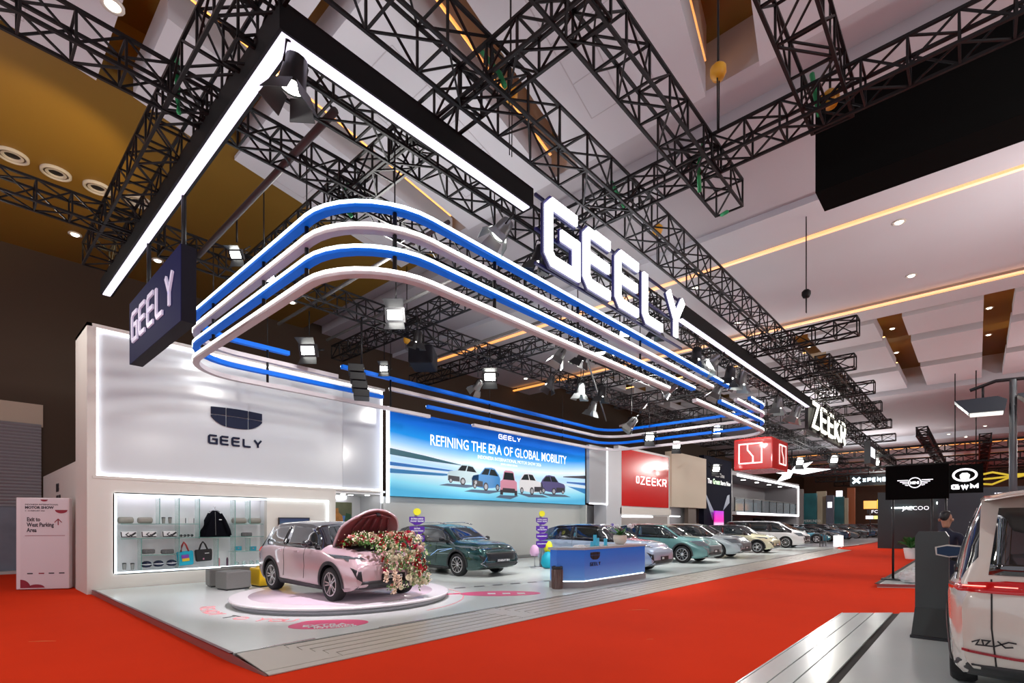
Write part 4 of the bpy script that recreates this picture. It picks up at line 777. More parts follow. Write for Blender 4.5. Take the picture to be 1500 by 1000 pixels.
for k in range(20): t = 2*math.pi*k/20; m.bar((.137*math.cos(t), .137*math.sin(t), .02), (.14*math.cos(t), .14*math.sin(t), .48), .012)
m.obj('ribs', M('bin_rib', (.28, .2, .18), .3, .5), tb, kind='stuff')
# things on the counter
cz = PZ+1.03
pot = empty('orchid_pot', (13.25, 7.75, cz), 0, 'white pot with green leaves and white orchid sprays on the counter', 'plant'); pot.scale = (1.35, 1.35, 1.35)
MB().lathe([(.08, 0), (.13, .05), (.15, .14), (.14, .2), (.12, .2), (.12, .17), (0, .17)], 20).obj('pot', M('pot_cream', (.72, .66, .56), .35), pot)
lf = M('leaf_green', (.03, .16, .03), .45); random.seed(5)
def leafmesh(L, w, droop):
    vs = []; fs = []
    for i in range(6):
        t = i/5; ww = w*math.sin(math.pi*min(.98, .12+.86*t)); vs += [(L*t, -ww, L*.9*t-droop*t*t), (L*t, 0, L*.9*t-droop*t*t-.01), (L*t, ww, L*.9*t-droop*t*t)]
    for i in range(5):
        for k in range(2): fs.append((i*3+k, i*3+k+1, i*3+3+k+1, i*3+3+k))
    return MB().add(vs, fs, True).mesh('leaf', lf)
lm = leafmesh(.24, .035, .12)
for k in range(14): link('leaf', lm, pot, loc=(0, 0, .18), rot=(0, R(random.uniform(-25, 15)), k*2.4))
wp = M('petal_white', (.85, .82, .85), .5); vp = M('petal_violet', (.25, .2, .6), .5)
bl = MB()
for k in range(5): M4 = Matrix.Rotation(R(72*k), 4, 'Z') @ Matrix.Rotation(R(-20), 4, 'Y'); bl.add([M4 @ Vector(v) for v in ((0, 0, 0), (.02, -.02, 0), (.045, 0, .01), (.02, .02, 0))], [(0, 1, 2, 3)])
blm = bl.mesh('blossom', wp); blv = bl.mesh('blossom', vp)
for s, (dx, dy) in enumerate(((.35, -.15), (-.25, .1), (.2, .2))):
    pts = [(dx*t*1.0, dy*t, .2+.55*t-.38*t*t) for t in np.linspace(0, 1, 8)]; MB().tube(pts, .006, 5).obj('stem', lf, pot)
    for k in range(14):
        t = random.uniform(.5, 1); link('blossom', blv if (s == 1 and k % 3 == 0) else blm, pot, loc=(dx*t+random.uniform(-.04, .04), dy*t+random.uniform(-.04, .04), .2+.55*t-.38*t*t+random.uniform(-.03, .04)), rot=(random.uniform(0, 3), random.uniform(0, 3), 0))
acr = M('acrylic_blue', (.05, .30, .45), .1, emit=(.05, .35, .5), es=.3)
for k, (x, y, h) in enumerate(((11.55, 7.6, .13), (11.85, 7.62, .22), (12.0, 7.8, .30), (12.25, 7.62, .2))):
    e = empty('brochure_stand', (x, y, cz), 0, 'small teal acrylic brochure stand on the counter, '+['leftmost low one', 'second from left', 'tallest at the back', 'rightmost'][k], 'brochure stand', 'teal stands on the counter'); box('card', (-.07, -.01, .01), (.07, .01, h), acr, e); box('foot', (-.08, -.04, 0), (.08, .04, .01), gle, e)
e = empty('paper_tray', (11.1, 7.7, cz), 0, 'low white paper tray at the left end of the counter', 'tray'); box('tray_body', (-.15, -.1, 0), (.15, .1, .03), white_paint, e); box('paper_stack', (-.12, -.08, .03), (.12, .08, .05), wp, e)
# signposts with violet plates
vio = M('sign_violet', (.08, .012, .30), .4); yel = M('sign_yellow', (.85, .80, .02), .5)
def signpost(a, b, label, h0=0):
    e = empty('sign_post', (a, b, PZ), 0, label, 'signpost', 'violet plate signposts')
    MB().lathe([(.38, 0), (.38, .04), (0, .04)], 28).obj('base', M('post_base', (.6, .6, .6), .4), e); MB().tube([(0, 0, .04), (0, 0, 1.9)], .05, 10).obj('post', M('post_grey', (.35, .36, .37), .4), e)
    f = frame((0, -.05, 0), (math.cos(-.35), math.sin(-.35), 0), (0, 0, 1))
    for k, z in enumerate((1.72, 1.42, 1.14, .86)):
        pl = MB().prism([(-.24, .13), (-.24, -.03), (-.08, -.12), (.08, -.12), (.24, -.03), (.24, .13)], 0, .03, f @ Matrix.Translation((0, z, 0))).obj('arrow_plate', vio, e)
        for j, s in enumerate(('EXTRA LARGE', 'FRONT TRUNK') if k == 0 else ('EXTRA', 'PROTECTION') if k == 1 else ('EXTRAORDINARY',)): text(s, .062 if len(s) < 12 else .05, white_paint, f @ Matrix.Translation((0, z+.045-.075*j-(.03 if k > 1 else 0), .033)), pl, bold=.002, align='CENTER', name='plate_lettering')
    MB().prism([(.12*math.cos(t), .02+.11*math.sin(t)) for t in np.linspace(0, 6.2, 12)], 0, .04, f @ Matrix.Translation((0, 1.98, 0))).obj('top_tag', yel, e)
    return e
e = signpost(14.75, 11.95, 'grey signpost with four violet plates and yellow top, before the grey wall')
def cutout(par, dx, w, h, mat, z=.04, nm='cutout'): MB().prism([(dx+w*.5*math.cos(t)*(1 if math.sin(t) > 0 else 1.05), z+h*.5+h*.5*math.sin(t)) for t in np.linspace(0, 6.28, 22)[:-1]], 0, .06, frame((0, -.16, 0), (1, 0, 0), (0, 0, 1))).obj(nm, mat, par)
for (x, y, w, h, mt, l, z) in ((14.40, 11.95, .36, .42, M('cut_pink', (.70, .42, .62), .5), 'rounded pink cushion shape at the foot of the signpost', .45), (14.75, 11.6, .55, .60, M('cut_teal', (.0, .38, .52), .5), 'rounded teal cushion shape at the foot of the signpost', .02), (15.05, 11.8, .38, .44, yel, 'rounded yellow cushion shape at the foot of the signpost', .55)):  # plain rounded stand-ins for the coloured figures beside the post
    g = empty('standin_figure', (x, y, PZ), 0, l, 'figure'); me = MB().lathe([(0, z), (w*.35, z+.01), (w*.5, z+h*.3), (w*.42, z+h*.7), (w*.2, z+h*.95), (0, z+h)], 20).obj('figure', mt, g)
    if z > .1: MB().tube([(0, 0, 0), (0, 0, z+.02)], .02, 6).obj('stick', MATS['post_grey'], g)
signpost(9.75, 12.85, 'grey signpost with violet plates, half hidden behind the flowers')

# ------------------------------------------------------------------ cars
def sm(xs, keys, k=9):
    kx, kz = zip(*keys); d = np.linspace(kx[0], kx[-1], 401); z = np.interp(d, kx, kz); w = k
    zp = np.concatenate([np.full(w, z[0]), z, np.full(w, z[-1])]); z2 = np.convolve(zp, np.ones(2*w+1)/(2*w+1), 'valid'); return np.interp(xs, d, z2)
class CarShape:
    def __init__(s, L, Wd, H, wr, ax, top, belt, tumble, hoodw=.80, sill=.20, nose=.10, tail=.08, taper=.16, ttaper=.08, top_x=.735):
        s.L, s.W, s.H, s.wr, s.ax = L, Wd, H, wr, ax; n = 74; xs = np.linspace(0, L, n); t = xs/L
        zt = sm(t, top, 5)*H; zb = sm(t, belt, 7)*H; zb = np.minimum(zb, zt-.05); ye = sm(t, tumble, 9)*Wd/2
        plan = 1-taper*np.clip((t-.80)/.20, 0, 1)**2.6-ttaper*np.clip((.14-t)/.14, 0, 1)**2.2
        yw = Wd/2*plan; ye = np.minimum(ye, yw-.04); ze = zt-.045-.02*(ye/yw)
        zs = sill+.10*np.clip((t-.9)/.1, 0, 1)**2+.12*np.clip((.08-t)/.08, 0, 1)**2
        secs = []
        for i in range(n):
            zbb = min(zb[i], ze[i]-.02); P_ = [(0, zt[i]), (ye[i]*.45, zt[i]-.008), (ye[i]*.82, zt[i]-.028), (ye[i], ze[i])]
            for f in (.33, .66): P_.append((ye[i]+(yw[i]*.955-ye[i])*f+.012, ze[i]+(zbb-ze[i])*f))
            P_ += [(yw[i]*.955, zbb), (yw[i]*.985, zbb-.06), (yw[i], zbb-.16), (yw[i]*.992, .58*(zbb-.16)+.42*zs[i]), (yw[i]*.975, .22*(zbb-.16)+.78*zs[i]), (yw[i]*.955, zs[i]+.06), (yw[i]*.90, zs[i]), (yw[i]*.5, zs[i]-.01), (0, zs[i]-.01)]
            secs.append([Vector((xs[i], y, z)) for y, z in P_])
        # rounded ends
        def cap(sec, x0, d, sgn):
            c = Vector((x0, 0, (sec[0].z+sec[-1].z)/2)); out = []
            for t_ in (.35, .6, .8, .93, .985, 1.0):
                k = (1-t_**3.2)**(1/3.2) if t_ < 1 else .0; row = []
                for p in sec: row.append(Vector((x0+sgn*d*t_, p.y*(.25+.75*k) if t_ < 1 else p.y*.2, c.z+(p.z-c.z)*(k if t_ < 1 else .15))))
                out.append(row)
            return out
        secs = cap(secs[0], 0, tail, -1)[::-1]+secs+cap(secs[-1], L, nose, 1)
        m = len(secs[0]); ring = 2*m-2; vs = []; fs = []
        for sec in secs: vs += sec+[Vector((p.x, -p.y, p.z)) for p in sec[-2:0:-1]]
        for i in range(len(secs)-1):
            for k in range(ring): fs.append((i*ring+k, (i+1)*ring+k, (i+1)*ring+(k+1) % ring, i*ring+(k+1) % ring))
        fs.append(tuple(range(ring))); fs.append(tuple((len(secs)-1)*ring+k for k in range(ring))[::-1])
        s.vs, s.fs = vs, fs; s.bvh = BVHTree.FromPolygons(vs, fs)
        # wheel wells cut with a boolean, evaluated to a plain mesh
        me = bpy.data.meshes.new('b'); me.from_pydata(vs, [], fs); bm = bmesh.new(); bm.from_mesh(me); bmesh.ops.recalc_face_normals(bm, faces=bm.faces); bm.to_mesh(me); bm.free()
        o = bpy.data.objects.new('b', me); COL.objects.link(o); cut = MB()
        for xa in ax:
            for sd in (-1, 1):
                M4 = Matrix.Translation((xa, sd*(Wd/2-.13), wr)) @ Matrix.Rotation(R(90), 4, 'X'); cut.lathe([(wr+.055, -.17), (wr+.055, .17)], 32, M4, False, True)
        cm = cut.mesh('c', None); bm = bmesh.new(); bm.from_mesh(cm); bmesh.ops.recalc_face_normals(bm, faces=bm.faces); bm.to_mesh(cm); bm.free()
        c = bpy.data.objects.new('c', cm); COL.objects.link(c)
        md = o.modifiers.new('x', 'BOOLEAN'); md.object = c; md.operation = 'DIFFERENCE'; md.solver = 'EXACT'; md.use_self = True
        s.body = bpy.data.meshes.new_from_object(o.evaluated_get(bpy.context.evaluated_depsgraph_get())); bpy.data.objects.remove(o); bpy.data.objects.remove(c)
        # faces of the wells are dark, the rest smooth
        s.body.materials.clear()
        for _ in range(4): s.body.materials.append(blackp)
        for p in s.body.polygons:
            ctr = p.center; p.use_smooth = True
            for xa in ax:
                if math.hypot(ctr.x-xa, ctr.z-wr) < wr+.062 and abs(ctr.y) < Wd/2-.02 and (abs(p.normal.x)+abs(p.normal.z) > .5 and math.hypot(ctr.x-xa, ctr.z-wr) > wr+.03 or abs(ctr.y) < Wd/2-.25): p.material_index = 1; p.use_smooth = False
            cx, cz, cy = ctr.x, ctr.z, abs(ctr.y)
            if p.material_index == 0 and .025*L < cx < top_x*L and cz > np.interp(cx, xs, zb)+.004: p.material_index = 2 if cz < np.interp(cx, xs, ze)+.012 and cy > np.interp(cx, xs, ye)*.93 else 3
        try: s.body.set_sharp_from_angle(angle=R(40))
        except Exception: pass
    def hit(s, o, d):
        r = s.bvh.ray_cast(Vector(o), Vector(d), 8); return r
    def patch(s, poly, view, off=.006, rows=8, cols=10, th=None, side=1):
        """a conforming skin piece: poly in (u,v); view 'side' (x,z), 'front' (y,z), 'rear' (y,z), 'top' (x,y)"""
        vs_ = [p[1] for p in poly]; v0, v1 = min(vs_), max(vs_); grid = []
        for j in range(rows+1):
            v = v0+(v1-v0)*min(.998, max(.002, j/rows)); xsn = []
            for a, b in zip(poly, poly[1:]+poly[:1]):
                if (a[1]-v)*(b[1]-v) < 0: xsn.append(a[0]+(b[0]-a[0])*(v-a[1])/(b[1]-a[1]))
            if len(xsn) < 2: continue
            u0, u1 = min(xsn), max(xsn); row = []
            for i in range(cols+1):
                u = u0+(u1-u0)*i/cols
                if view == 'side': o, d = (u, side*3, v), (0, -side, 0)
                elif view == 'front': o, d = (s.L+3, u, v), (-1, 0, 0)
                elif view == 'rear': o, d = (-3, u, v), (1, 0, 0)
                else: o, d = (u, v, 4), (0, 0, -1)
                h = s.hit(o, d)
                if h[0] is None: row.append(None); continue
                n = h[1]; n = n if n.dot(Vector(d)) < 0 else -n; row.append((h[0]+n*off, h[0]-n*.01))
            grid.append(row)
        m = MB(); idx = {}; tops = []; bots = []
        for j, row in enumerate(grid):
            for i, p in enumerate(row):
                if p: idx[j, i] = len(tops); tops.append(p[0]); bots.append(p[1])
        N_ = len(tops); fs = []; cnt = {}
        for j in range(len(grid)-1):
            for i in range(cols):
                q = [idx.get(k) for k in ((j, i), (j, i+1), (j+1, i+1), (j+1, i))]
                if None in q: continue
                fs.append(tuple(q))
                for a, b in zip(q, q[1:]+q[:1]):
                    if (b, a) in cnt: cnt.pop((b, a))
                    else: cnt[a, b] = 1
        fs += [(b, a, a+N_, b+N_) for a, b in cnt]
        return m.add(tops+bots, fs, True)
    def strip(s, pts, w, view, off=.004, side=1):
        """a thin line along pts (u,v) on the skin"""
        m = MB(); pr = []
        for (u, v) in pts:
            o, d = {'side': ((u, side*3, v), (0, -side, 0)), 'front': ((s.L+3, u, v), (-1, 0, 0)), 'rear': ((-3, u, v), (1, 0, 0)), 'top': ((u, v, 4), (0, 0, -1))}[view]
            h = s.hit(o, d)
            if h[0] is not None: pr.append(h[0]-Vector(d)*off)
        for a, b in zip(pr, pr[1:]): m.bar(a, b, w, w*.6, True)
        return m
def subdiv(pts, n=5):
    o = []
    for a, b in zip(pts, pts[1:]): o += [(a[0]+(b[0]-a[0])*k/n, a[1]+(b[1]-a[1])*k/n) for k in range(n)]
    return o+[pts[-1]]
WM = {}
def wheel_mesh(r, style, w=.215):
    if (r, style) in WM: return WM[r, style]
    Mx = Matrix.Rotation(R(-90), 4, 'X'); rr = r*.70; m = MB(); m.lathe([(rr-.01, -.09), (rr+.02, -w/2), (r-.03, -w/2), (r-.008, -w/2+.02), (r, -.06), (r, .06), (r-.008, w/2-.02), (r-.03, w/2), (rr+.02, w/2), (rr-.01, .09)], 36, Mx)
    ty = m.mesh('tyre', tyre); m = MB(); m.lathe([(rr, .085), (rr-.02, .10), (rr-.035, .085), (rr-.045, .02), (.0, .0)], 32, Mx)
    dark = m.mesh('barrel', M('rim_barrel', (.02, .02, .022), .4)); m = MB()
    m.lathe([(rr+.004, .095), (rr-.004, .104), (rr-.022, .10)], 36, Mx); m.lathe([(0, .092), (.045, .09), (.06, .07)], 20, Mx)
    ns = {5: 5, 6: 6, 10: 10}[style]
    for k in range(ns):
        M4 = Mx @ Matrix.Rotation(2*math.pi*k/ns, 4, 'Z'); wd_ = .05 if ns == 5 else .028
        for sg_ in ((-1, 1) if ns != 10 else (0,)):
            q = [(.03, -wd_*.3+sg_*.012, .085), (.03, wd_*.3+sg_*.012, .085), (rr-.01, wd_*.28+sg_*.04, .095), (rr-.01, -wd_*.28+sg_*.04, .095)]
            m.add([M4 @ Vector(v) for v in q]+[M4 @ Vector((a, b, c-.03)) for a, b, c in q], [(0, 1, 2, 3), (4, 7, 6, 5), (0, 4, 5, 1), (1, 5, 6, 2), (2, 6, 7, 3), (3, 7, 4, 0)])
    WM[r, style] = (ty, dark, m.mesh('spokes', M('rim_alloy', (.62, .62, .63), .25, .8))); return WM[r, style]
SH = {}
SH['hatch'] = CarShape(4.13, 1.80, 1.56, .33, (.78, 3.42), [(0, .66), (.02, .80), (.07, .93), (.16, .985), (.35, 1), (.52, .985), (.60, .95), (.74, .71), (.78, .685), (.90, .645), (.965, .59), (1, .48)], [(0, .60), (.2, .66), (.5, .635), (.74, .62), (1, .40)], [(0, .70), (.1, .68), (.5, .68), (.62, .68), (.75, .80), (1, .74)])
SH['suv'] = CarShape(4.62, 1.90, 1.64, .36, (.88, 3.66), [(0, .64), (.02, .78), (.07, .92), (.16, .975), (.34, 1), (.50, .99), (.585, .95), (.73, .71), (.77, .685), (.90, .650), (.965, .60), (1, .49)], [(0, .60), (.2, .65), (.5, .63), (.74, .61), (1, .42)], [(0, .68), (.1, .66), (.5, .66), (.62, .68), (.75, .80), (1, .76)])
SH['van'] = CarShape(5.15, 2.00, 1.80, .37, (.98, 4.15), [(0, .66), (.015, .88), (.05, .985), (.12, 1), (.5, 1), (.64, .985), (.72, .94), (.85, .72), (.90, .66), (.97, .60), (1, .50)], [(0, .60), (.3, .62), (.6, .58), (.85, .57), (1, .44)], [(0, .80), (.1, .80), (.6, .80), (.72, .80), (.88, .84), (1, .82)], nose=.12, taper=.12, top_x=.87)
SH['sedan'] = CarShape(4.75, 1.88, 1.42, .35, (.95, 3.80), [(0, .64), (.02, .74), (.12, .77), (.20, .84), (.34, .97), (.44, 1), (.52, .99), (.60, .93), (.74, .68), (.80, .64), (.92, .56), (.98, .48), (1, .40)], [(0, .64), (.2, .64), (.5, .64), (.74, .61), (1, .40)], [(0, .74), (.2, .64), (.5, .62), (.62, .66), (.76, .80), (1, .74)])
def paint(n, c, mt=.25): return M('car_paint_'+n, c, .25, mt, coat=1)
cap_ = M('car_cladding', (.02, .021, .023), .5); lampg = M('headlight_glass', (.06, .07, .08), .06, .2, emit=(.8, .9, 1), es=.06, coat=1); seam = M('panel_seam', (.01, .01, .01), .7)
def scaled(sh, pl): return [(x*sh.L, z*sh.H) for x, z in pl]
WIN = {'hatch': ([(.115, .70), (.15, .885), (.335, .925), (.345, .665), (.14, .68)], [(.36, .665), (.35, .925), (.53, .915), (.615, .86), (.665, .78), (.705, .665)]),
       'suv': ([(.11, .70), (.17, .89), (.335, .92), (.345, .66), (.13, .67)], [(.36, .66), (.35, .925), (.50, .92), (.60, .86), (.66, .77), (.70, .655)]),
       'van': ([(.05, .64), (.06, .90), (.33, .92), (.33, .63)], [(.35, .63), (.35, .92), (.60, .915), (.60, .60)], [(.62, .60), (.62, .915), (.70, .88), (.76, .79), (.82, .62)]),
       'sedan': ([(.20, .70), (.31, .87), (.37, .91), (.38, .67)], [(.395, .67), (.385, .915), (.50, .93), (.60, .86), (.66, .77), (.71, .66)])}
M('gloss_black', (.010, .010, .013), .15, coat=1)
GH = {'hatch': [(.085, .665), (.10, .72), (.14, .91), (.20, .955), (.34, .965), (.50, .955), (.585, .915), (.66, .815), (.725, .66)], 'suv': [(.09, .66), (.10, .70), (.155, .90), (.20, .935), (.34, .95), (.49, .945), (.575, .905), (.655, .795), (.715, .65)],
      'van': [(.03, .62), (.035, .88), (.08, .93), (.4, .945), (.6, .94), (.69, .90), (.77, .80), (.84, .60)], 'sedan': [(.17, .68), (.24, .80), (.32, .91), (.40, .945), (.50, .95), (.58, .90), (.66, .79), (.72, .65)]}
GW = {'hatch': ((.60, .925, .765), (.695, .70)), 'suv': ((.585, .93, 0), (.70, .70)), 'van': ((.70, .93, 0), (.84, .72)), 'sedan': ((.6, .93, 0), (.74, .68))}
def make_car(kind, mat, name, label, roof=None, clad=True, face=1, rim=5, plate='', lowlod=False, group=None, grille=blackp, slit=False, hood_open=False):
    sh = SH[kind]; L, W_, H = sh.L, sh.W, sh.H; e = empty('car', (0, 0, 0), 0, label, 'car', group)
    key = (kind, 'b'); bme = sh.body.copy(); bme.name = 'car_body'; bme.materials[0] = mat; bme.materials[2] = MATS['gloss_black']; bme.materials[3] = roof or mat; body = link('body', bme, e)
    def P(n, mesh, mt, par=None, **k): return mesh.obj(n, mt, par or e, **k)
    rs = 4 if lowlod else 8; cs = 4 if lowlod else 9
    top = roof or mat
    # dark greenhouse belt with panes upon it
    for sd in (1, -1):
        for w in WIN[kind]: P('side_window', sh.patch(scaled(sh, w), 'side', .010, rs, cs, side=sd), glassm)
        if not lowlod:
            P('window_trim', sh.strip(subdiv(scaled(sh, [WIN[kind][0][0], (WIN[kind][0][0][0]+.03, .655), (.5, .648), (WIN[kind][-1][-1][0]+.01, .645)])), .022, 'side', side=sd), roof or blackp)
            for xx in ((.355, .58) if kind != 'van' else (.34, .61)): P('door_seam', sh.strip(subdiv(scaled(sh, [(xx, .645), (xx+.005, .4), (xx-.01, .24)]), 6), .010, 'side', .001, side=sd), seam)
            for xx in (.30, .50): 
                h = sh.hit((xx*L, sd*3, .585*H), (0, -sd, 0)); P('door_handle', MB().box((xx*L-.09, h[0].y-.012, .585*H-.014), (xx*L+.09, h[0].y+.022 if sd > 0 else h[0].y+.012, .585*H+.014)) if sd > 0 else MB().box((xx*L-.09, h[0].y-.022, .585*H-.014), (xx*L+.09, h[0].y+.012, .585*H+.014)), mat)
        # arches and sills
        if clad:
            for xa in sh.ax:
                m = MB(); pr = []
                for k in range(19):
                    t = R(-8+k*196/18); row = []
                    for rr_, of in ((sh.wr+.05, .012), (sh.wr+.075, .02), (sh.wr+.115, .012)):
                        x, z = xa+rr_*math.cos(t), sh.wr+rr_*math.sin(t); h = sh.hit((x, sd*3, max(z, .24)), (0, -sd, 0)); y = (h[0].y if h[0] is not None else sd*W_/2*.9); row.append(Vector((x, y+sd*of, z)))
                    pr += row
                fs = [(k*3+j, k*3+j+1, k*3+4+j, k*3+3+j) for k in range(18) for j in range(2)]; m.add(pr, fs, True); P('wheel_arch', m, cap_)
        P('sill_cladding', sh.patch([(sh.ax[0]+sh.wr+.05, .20), (sh.ax[0]+sh.wr+.08, .31), (sh.ax[1]-sh.wr-.08, .29), (sh.ax[1]-sh.wr-.05, .20)], 'side', .012, 3, 8, side=sd), cap_)
        # mirrors
        xm = .66*L if kind != 'van' else .76*L; zm = .665*H; h = sh.hit((xm, sd*3, zm), (0, -sd, 0)); y0 = h[0].y
        m = MB(); m.lathe([(0, -.10), (.055, -.09), (.075, -.02), (.07, .05), (.045, .09), (0, .10)], 12, Matrix.Translation((xm, y0+sd*.17, zm+.05)) @ Matrix.Rotation(R(90), 4, 'X') @ Matrix.Diagonal((.75, 1, 1.05, 1))); m.bar((xm+.02, y0-sd*.02, zm), (xm, y0+sd*.12, zm+.02), .05, .03, True); P('wing_mirror', m, roof or blackp)
        # headlights
        if face == 1: hl = [(.55*W_*.5, .515), (.62*W_*.5, .545), (.95*W_*.5, .575), (.93*W_*.5, .52)]
        elif face == 2: hl = [(.42*W_*.5, .525), (.45*W_*.5, .555), (.97*W_*.5, .58), (.95*W_*.5, .53)]
        else: hl = [(.70*W_*.5, .44), (.70*W_*.5, .56), (.92*W_*.5, .56), (.92*W_*.5, .44)]
        P('headlight', sh.patch([(y*sd, z*H) for y, z in hl], 'front', .012, 4, 6), lampg)
        P('headlight_side', sh.patch([(.945*L, .50*H), (.94*L, .535*H), (.90*L, .555*H), (.905*L, .54*H), (.93*L, .505*H)], 'side', .012, 4, 5, side=sd), lampg)
        P('tail_light', sh.patch([(sd*.55*W_*.5, .56*H), (sd*.5*W_*.5, .60*H), (sd*.93*W_*.5, .61*H), (sd*.93*W_*.5, .545*H)], 'rear', .012, 3, 5), M('tail_lamp_red', (.4, .01, .01), .15, emit=(1, .03, .02), es=.4))
        if not lowlod: P('bumper_vent', sh.patch([(sd*.72*W_*.5, .26*H), (sd*.75*W_*.5, .42*H), (sd*.86*W_*.5, .43*H), (sd*.82*W_*.5, .27*H)], 'front', .008, 4, 3), grille)
    xt, xc = GW[kind][0][0]*L, GW[kind][1][0]*L
    hw = W_*.5
    ws = [(xc+.05*L, -hw*.72), (xt+.01*L, -hw*.60), (xt, 0), (xt+.01*L, hw*.60), (xc+.05*L, hw*.72), (xc+.062*L, 0)]
    # windscreen sampled from the top: rows run across the car
    P('windscreen', sh.patch([(a, b) for a, b in ws], 'top', .007, rs+4, cs), glassm)
    P('rear_glass', sh.patch([(-hw*.6, .70*H), (-hw*.52, .90*H), (hw*.52, .90*H), (hw*.6, .70*H)], 'rear', .007, 4, 6), glassm)
    P('front_bumper', sh.patch([(-hw*.80, .17*H), (-hw*.72, .27*H), (hw*.72, .27*H), (hw*.80, .17*H)], 'front', .012, 3, 8), cap_)
    if face != 1: P('grille', sh.patch([(-hw*.62, .30*H), (-hw*.70, .46*H), (hw*.70, .46*H), (hw*.62, .30*H)], 'front', .010, 4, 8), grille)
    if face == 2: P('light_bar', sh.strip(subdiv([(-hw*.85, .52*H), (0, .535*H), (hw*.85, .52*H)], 8), .018, 'front', .012), chrome); 
    h = sh.hit((L+3, 0, .30*H), (-1, 0, 0)); xp = h[0].x+.014
    pl = P('number_plate', MB().box((xp, -.26, .27*H), (xp+.012, .26, .27*H+.12)), blackp)
    if plate and not lowlod: text(plate, .085, white_paint, frame((xp+.014, -.21, .27*H+.03), (0, 1, 0), (0, 0, 1)), pl, bold=.003, name='plate_lettering', label='white plate lettering')
    if not lowlod and not hood_open:
        for sd in (1, -1): P('bonnet_seam', sh.strip(subdiv([(.74*L, sd*hw*.70), (.93*L, sd*hw*.66)], 8), .010, 'top', .001), seam)
    ty, dk_, spk = wheel_mesh(sh.wr, rim)
    for xa in sh.ax:
        for sd in (1, -1):
            w = link('wheel', ty, e, loc=(xa, sd*(W_/2-.125), sh.wr), rot=(0, 0, 0 if sd > 0 else math.pi)); link('rim_barrel', dk_, w); link('rim_spokes', spk, w)
    MB().tube([(sh.ax[0], 0, sh.wr), (sh.ax[0]+.01, 0, sh.wr)], .05, 6); 
    return e
def park(e, a_front, b_front, z=PZ, yaw=-90, kind='suv'):
    """front axle centre at (a_front, b_front), nose pointing along yaw"""
    y = R(yaw); xf = SH[kind].ax[1]; e.location = (a_front-xf*math.cos(y), b_front-xf*math.sin(y), z); e.rotation_euler = (0, 0, y); return e
pinkp = paint('rose', (.60, .45, .47)); 
car1 = make_car('hatch', pinkp, 'car', 'pale pink compact hatchback with open bonnet full of flowers on the turntable', roof=M('roof_black', (.012, .012, .016), .15, coat=1), face=1, rim=5, plate='GEELY EX2', hood_open=True)
park(car1, 5.80, 9.17, PZ+.152, -90, 'hatch')
# open bonnet: lifted lid with dark red ribbed underside
sh = SH['hatch']; xh = .765*sh.L; lid = empty('bonnet_lid', (xh, 0, .68*sh.H)); lid.parent = car1
rows = []; n = 12
for j in range(n+1):
    t = j/n; xx = .12*0+1.02*t; hwid = .70*(1-.28*max(0, t-.45)**1.6/.55**1.6*1.2); row = []
    for i in range(13):
        s_ = -1+2*i/12; row.append((xx-.10*(s_*s_)*t*t*1.6, s_*hwid, .045*(1-s_*s_)-.10*t*t))
    rows.append(row)
for zoff, nm, mt in ((0, 'lid_skin', pinkp), (-.05, 'lid_underside', M('bonnet_underside', (.22, .06, .065), .45))):
    m = MB(); m.add([(x*(1 if zoff == 0 else .985), y*(1 if zoff == 0 else .97), z+zoff) for r_ in rows for x, y, z in r_], [(j*13+i, j*13+i+1, (j+1)*13+i+1, (j+1)*13+i) for j in range(n) for i in range(12)], True); m.obj(nm, mt, lid)
m = MB(); edge = [rows[j][0] for j in range(n+1)]+rows[n]+[rows[j][12] for j in range(n, -1, -1)]
m.tube([(x, y, z-.025) for x, y, z in edge], .03, 6); m.obj('lid_edge', pinkp, lid)
m = MB()
for k in range(5):
    y = -.42+.21*k; m.tube([(.15, y*.8, -.055), (.5, y*1.0, -.07), (.8, y*.75, -.11)], .022, 6)
m.tube([(.12, -.5, -.06), (.12, .5, -.06)], .025, 6); m.tube([(.85, -.35, -.13), (.93, 0, -.12), (.85, .35, -.13)], .025, 6); m.obj('underside_ribs', M('bonnet_ribs', (.15, .035, .04), .5), lid)
box('lid_latch', (.90, -.04, -.19), (.96, .04, -.10), blackp, lid)
lid.rotation_euler = (0, R(-57), 0); lid.scale = (.87, .95, 1)
MB().tube([(xh+.30, .55, .66*sh.H), (xh+.18, .58, 1.35)], .012, 6).obj('prop_rod', blackp, car1)
sh.patch([(.79*sh.L, -.6), (.80*sh.L, -.66), (.92*sh.L, -.6), (.95*sh.L, 0), (.92*sh.L, .6), (.80*sh.L, .66), (.79*sh.L, .6)], 'top', .004, 8, 8).obj('engine_bay', blackp, car1)
# flowers
random.seed(11)
def rose(r, mat, n=4):
    m = MB()
    for k in range(3):
        rr = r*(.45+.3*k); pet = 5+k
        for j in range(pet):
            t = 2*math.pi*(j+.3*k)/pet; c, s_ = math.cos(t), math.sin(t); w = rr*.62; z = r*(.55-.18*k)
            m.add([(rr*.25*c, rr*.25*s_, -r*.1), (rr*c*.9-w*s_, rr*s_*.9+w*c, z*.6), (rr*1.05*c, rr*1.05*s_, z), (rr*c*.9+w*s_, rr*s_*.9-w*c, z*.6)], [(0, 1, 2, 3)], True)
    m.lathe([(0, -.1*r), (.3*r, .1*r), (.22*r, .5*r), (0, .55*r)], 6); return m.mesh('flower', mat)
fc = {'red': (.42, .01, .02), 'crimson': (.60, .01, .08), 'coral': (.75, .16, .13), 'peach': (.85, .45, .30), 'cream': (.82, .75, .52), 'blush': (.85, .50, .50), 'hotpink': (.65, .02, .15)}
fm = {k: rose(.062, M('petal_'+k, c, .6)) for k, c in fc.items()}
